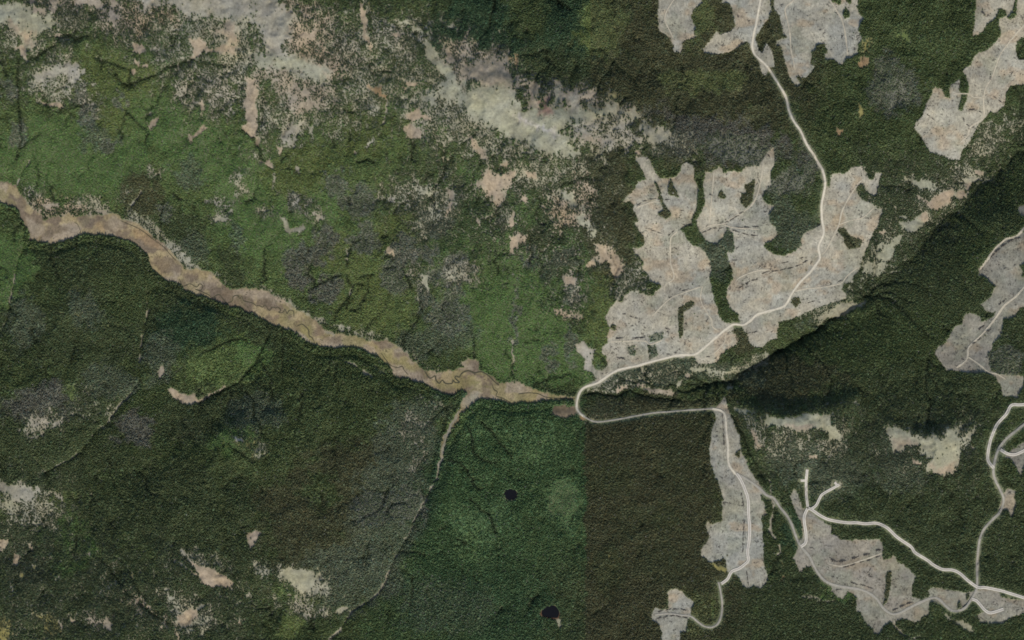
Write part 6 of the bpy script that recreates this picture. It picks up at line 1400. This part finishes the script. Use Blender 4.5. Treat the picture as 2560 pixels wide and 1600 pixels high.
PILES = []
for vnt in range(6):
    bm = bmesh.new(); rd = random.Random(40 + vnt)
    for k in range(16):
        a = rd.gauss(0, .45)
        t = rd.uniform(-.42, .42)
        add_log(bm, Vector((t, rd.gauss(0, .05), 0.03 + rd.uniform(0, .14) * (1 - abs(t)))), Vector((math.cos(a), math.sin(a), rd.gauss(0, .12))), rd.uniform(.22, .5), rd.uniform(.018, .04), rd)
    PILES.append(mesh_from(bm, 'slash_pile', [M_LOG]))
ORD = ['first', 'second', 'third', 'fourth', 'fifth', 'sixth', 'seventh', 'eighth', 'ninth']
ROWS = [
 (2,1,[(1170,440),(1240,395),(1320,372),(1420,375),(1500,380)],5,'in the arc of piles high on the west logged hillside','left',1.0),
 (2,1,[(2000,600),(2060,570),(2140,520),(2190,480)],4,'in the row under the heart-shaped tree island','left',1.0),
 (2,1,[(1790,690),(1850,665),(1900,645),(2000,645)],4,'in the row below the track end by the creek strip top','left',1.0),
 (2,1,[(1470,720),(1540,660)],2,'in the pair where the crooked upright track starts','left',1.0),
 (2,1,[(2110,640),(2340,630)],3,'in the level row right of the upright track foot','left',1.0),
 (2,1,[(2080,660),(2200,700),(2330,720)],3,'in the slanting row under the level row of piles','left',1.0),
 (2,1,[(1260,640),(1340,670),(1420,700)],3,'in the faint row left of the crooked upright track','left',.7),
 (2,1,[(1460,820),(1465,900),(1470,960)],3,'in the short column beside the crooked upright track','top',.8),
 (2,1,[(1040,1455),(1080,1455)],1,'near the west rim of the big west logged hillside','',1.0),
 (2,1,[(1110,1475),(1200,1500)],2,'in the pair near the west rim low on the logged hillside','left',1.0),
 (2,1,[(1600,1240),(1680,1215)],1,'beside the long slanting track of the west hillside','',1.0),
 (2,1,[(2140,1215),(2260,1140),(2330,1130)],3,'in the row just right of the narrow creek strip','left',1.0),
 (2,1,[(2350,1070),(2440,1055)],1,'above the slanting track right of the creek strip','',1.1),
 (2,1,[(2325,100),(2320,160),(2345,230)],2,'beside the track near the heart-shaped tree island','top',.7),
 (2,2,[(970,174),(1070,170)],1,'left of the two level piles near the foot of the west hillside','',1.5),
 (2,2,[(1130,163),(1270,174)],1,'right of the two level piles near the foot of the west hillside','',2.0),
 (2,2,[(965,348),(1085,372)],1,'just above the main road curve at the foot of the hillside','',1.8),
 (2,2,[(2200,130),(2330,110)],2,'in the pair below the main road right of the creek strip','left',1.1),
 (2,2,[(1840,350),(1880,345)],1,'in the lobe of logged ground under the main road','',.9),
 (3,1,[(30,1055),(170,1030),(280,1000),(390,940)],5,'in the row left of the lower main road','left',1.0),
 (3,1,[(300,930),(340,920)],1,'above the row left of the lower main road','',.9),
 (3,1,[(130,975),(200,960)],1,'in the pinkish ground far left of the main road bend','',.9),
 (3,1,[(640,1165),(720,1130)],1,'near the right rim of the east logged hillside','',.9),
 (3,1,[(380,1350),(450,1330)],2,'in the pair below the contour track on the east hillside','left',.9),
 (3,3,[(590,750),(660,775),(750,755)],2,'in the upper windrow row at the bottom','left',1.9),
 (3,3,[(790,748),(870,718)],1,'third long pile of the upper windrow row at the bottom right','',2.1),
 (3,3,[(900,715),(970,690)],1,'fourth long pile of the upper windrow row at the bottom right','',1.9),
 (3,3,[(1015,668),(1080,655)],1,'last and right-hand pile of the upper windrow row','',1.8),
 (3,3,[(710,830),(770,812),(835,795)],2,'at the left end of the lower windrow row','left',1.3),
 (3,3,[(865,782),(912,768)],1,'third pile of the lower windrow row','',1.4),
 (3,3,[(932,766),(1000,745)],1,'fourth pile of the lower windrow row','',1.6),
 (3,3,[(1015,735),(1062,718)],1,'right-hand pile of the lower windrow row','',1.4),
 (3,3,[(780,972),(900,995),(1000,1035)],3,'in the line just above the winding grey road','left',1.3),
 (3,3,[(640,1040),(700,1035)],1,'in the small lobe below the winding grey road','',1.0),
 (3,3,[(1180,1240),(1280,1190),(1380,1150)],3,'in the line above the dip of the grey road','left',1.3),
 (2,3,[(1370,1250),(1450,1232),(1520,1222),(1600,1225),(1660,1237)],4,'in the upper row of the small star-shaped block','left',1.1),
 (2,3,[(1360,1310),(1440,1298),(1520,1285),(1600,1295),(1670,1310)],5,'in the lower row of the small star-shaped block','left',1.1),
 (2,3,[(2170,120),(2195,250)],3,'at the head of the column beside the cream road','top',.9),
 (2,3,[(2200,380),(2190,520),(2185,700)],6,'in the column left of the cream road','top',1.0),
 (2,3,[(2220,860),(2240,1010)],3,'at the foot of the tall narrow block','top',1.0),
 (2,2,[(1990,890),(2000,1000),(2012,1200)],5,'left of the road in the narrow block top','top',.9),
 (3,1,[(2090,930),(2180,840),(2290,760),(2390,730)],5,'along the inner side of the curved rim road','left',1.5),
 (3,1,[(2165,1372),(2240,1320)],2,'beside the forked track near the right edge','left',1.3),
 (3,0,[(2000,112),(2045,152)],1,'near the left rim of the top right logged block','',1.6),
 (3,0,[(1880,1042),(1965,1033)],1,'left of the two dark piles low in the top right block','',2.2),
 (3,0,[(1970,1040),(2025,1065)],1,'right of the two dark piles low in the top right block','',1.5),
 (3,0,[(1830,1090),(1860,1150),(1910,1205)],2,'in the slanting pair low in the top right block','top',1.3),
 (3,0,[(1485,1075),(1570,1135)],2,'near the left rim of the top right block','left',1.2),
 (3,0,[(2110,890),(2160,930),(2225,970)],2,'right of the track in the top right block','left',1.3),
 (3,2,[(1985,95),(2060,35)],1,'upper left pile by the straight part of the Y-shaped track','',1.7),
 (3,2,[(2055,115),(2115,78)],1,'right-hand pile by the straight part of the Y-shaped track','',1.6),
 (3,2,[(1925,230),(2020,165)],2,'along the straight part of the Y-shaped track','left',1.4),
]
for c, r, line, npl, where, frm, fat in ROWS:
    ln = smooth_line(T(c, r, line), 0.8)
    seg = np.r_[0, np.cumsum([math.hypot(ln[k + 1][0] - ln[k][0], ln[k + 1][1] - ln[k][1]) for k in range(len(ln) - 1)])]
    tot = seg[-1]
    order = sorted(range(npl), key=lambda q: 0)
    # number from the stated end
    mids = []
    for q in range(npl):
        s0, s1 = tot * q / npl, tot * (q + 1) / npl
        p0 = [np.interp(s0 + .12 * (s1 - s0), seg, [p[a] for p in ln]) for a in (0, 1)]
        p1 = [np.interp(s1 - .12 * (s1 - s0), seg, [p[a] for p in ln]) for a in (0, 1)]
        mids.append((p0, p1))
    mids.sort(key=lambda m: (m[0][0] + m[1][0]) if frm != 'top' else (m[0][1] + m[1][1]))
    for q, (p0, p1) in enumerate(mids):
        u0, v0 = (p0[0] + p1[0]) / 2, (p0[1] + p1[1]) / 2
        L = max(9.0, min(60.0, math.hypot(p1[0] - p0[0], p1[1] - p0[1]) * S * 1.1))
        o = bpy.data.objects.new('slash_pile', random.choice(PILES))
        o.location = (wx(u0), wy(v0), float(sample(Hp, np.array([u0]), np.array([v0]))[0]) - 0.1)
        o.rotation_euler = (0, 0, math.atan2(-(p1[1] - p0[1]), p1[0] - p0[0]) + random.gauss(0, .06))
        wd = 12.0 * fat * random.uniform(.85, 1.15)
        o.scale = (L, wd + 3, 17.0 * fat ** .5)
        link(o)
        if npl > 1: lab = ORD[q] + ' pile from ' + ('left ' if frm == 'left' else 'the top ') + where
        else: lab = 'slash pile ' + where
        if len(lab.replace('-', ' ').split()) > 16: print('LONG', lab)
        tag(o, lab, 'slash pile', 'slash piles on the logged ground')

print('trees', N, 'lone', len(chosen), 'debris', n, 'tris', sum(len(o.data.loop_triangles) if False else len(o.data.polygons) for o in scene.objects if o.type == 'MESH'))
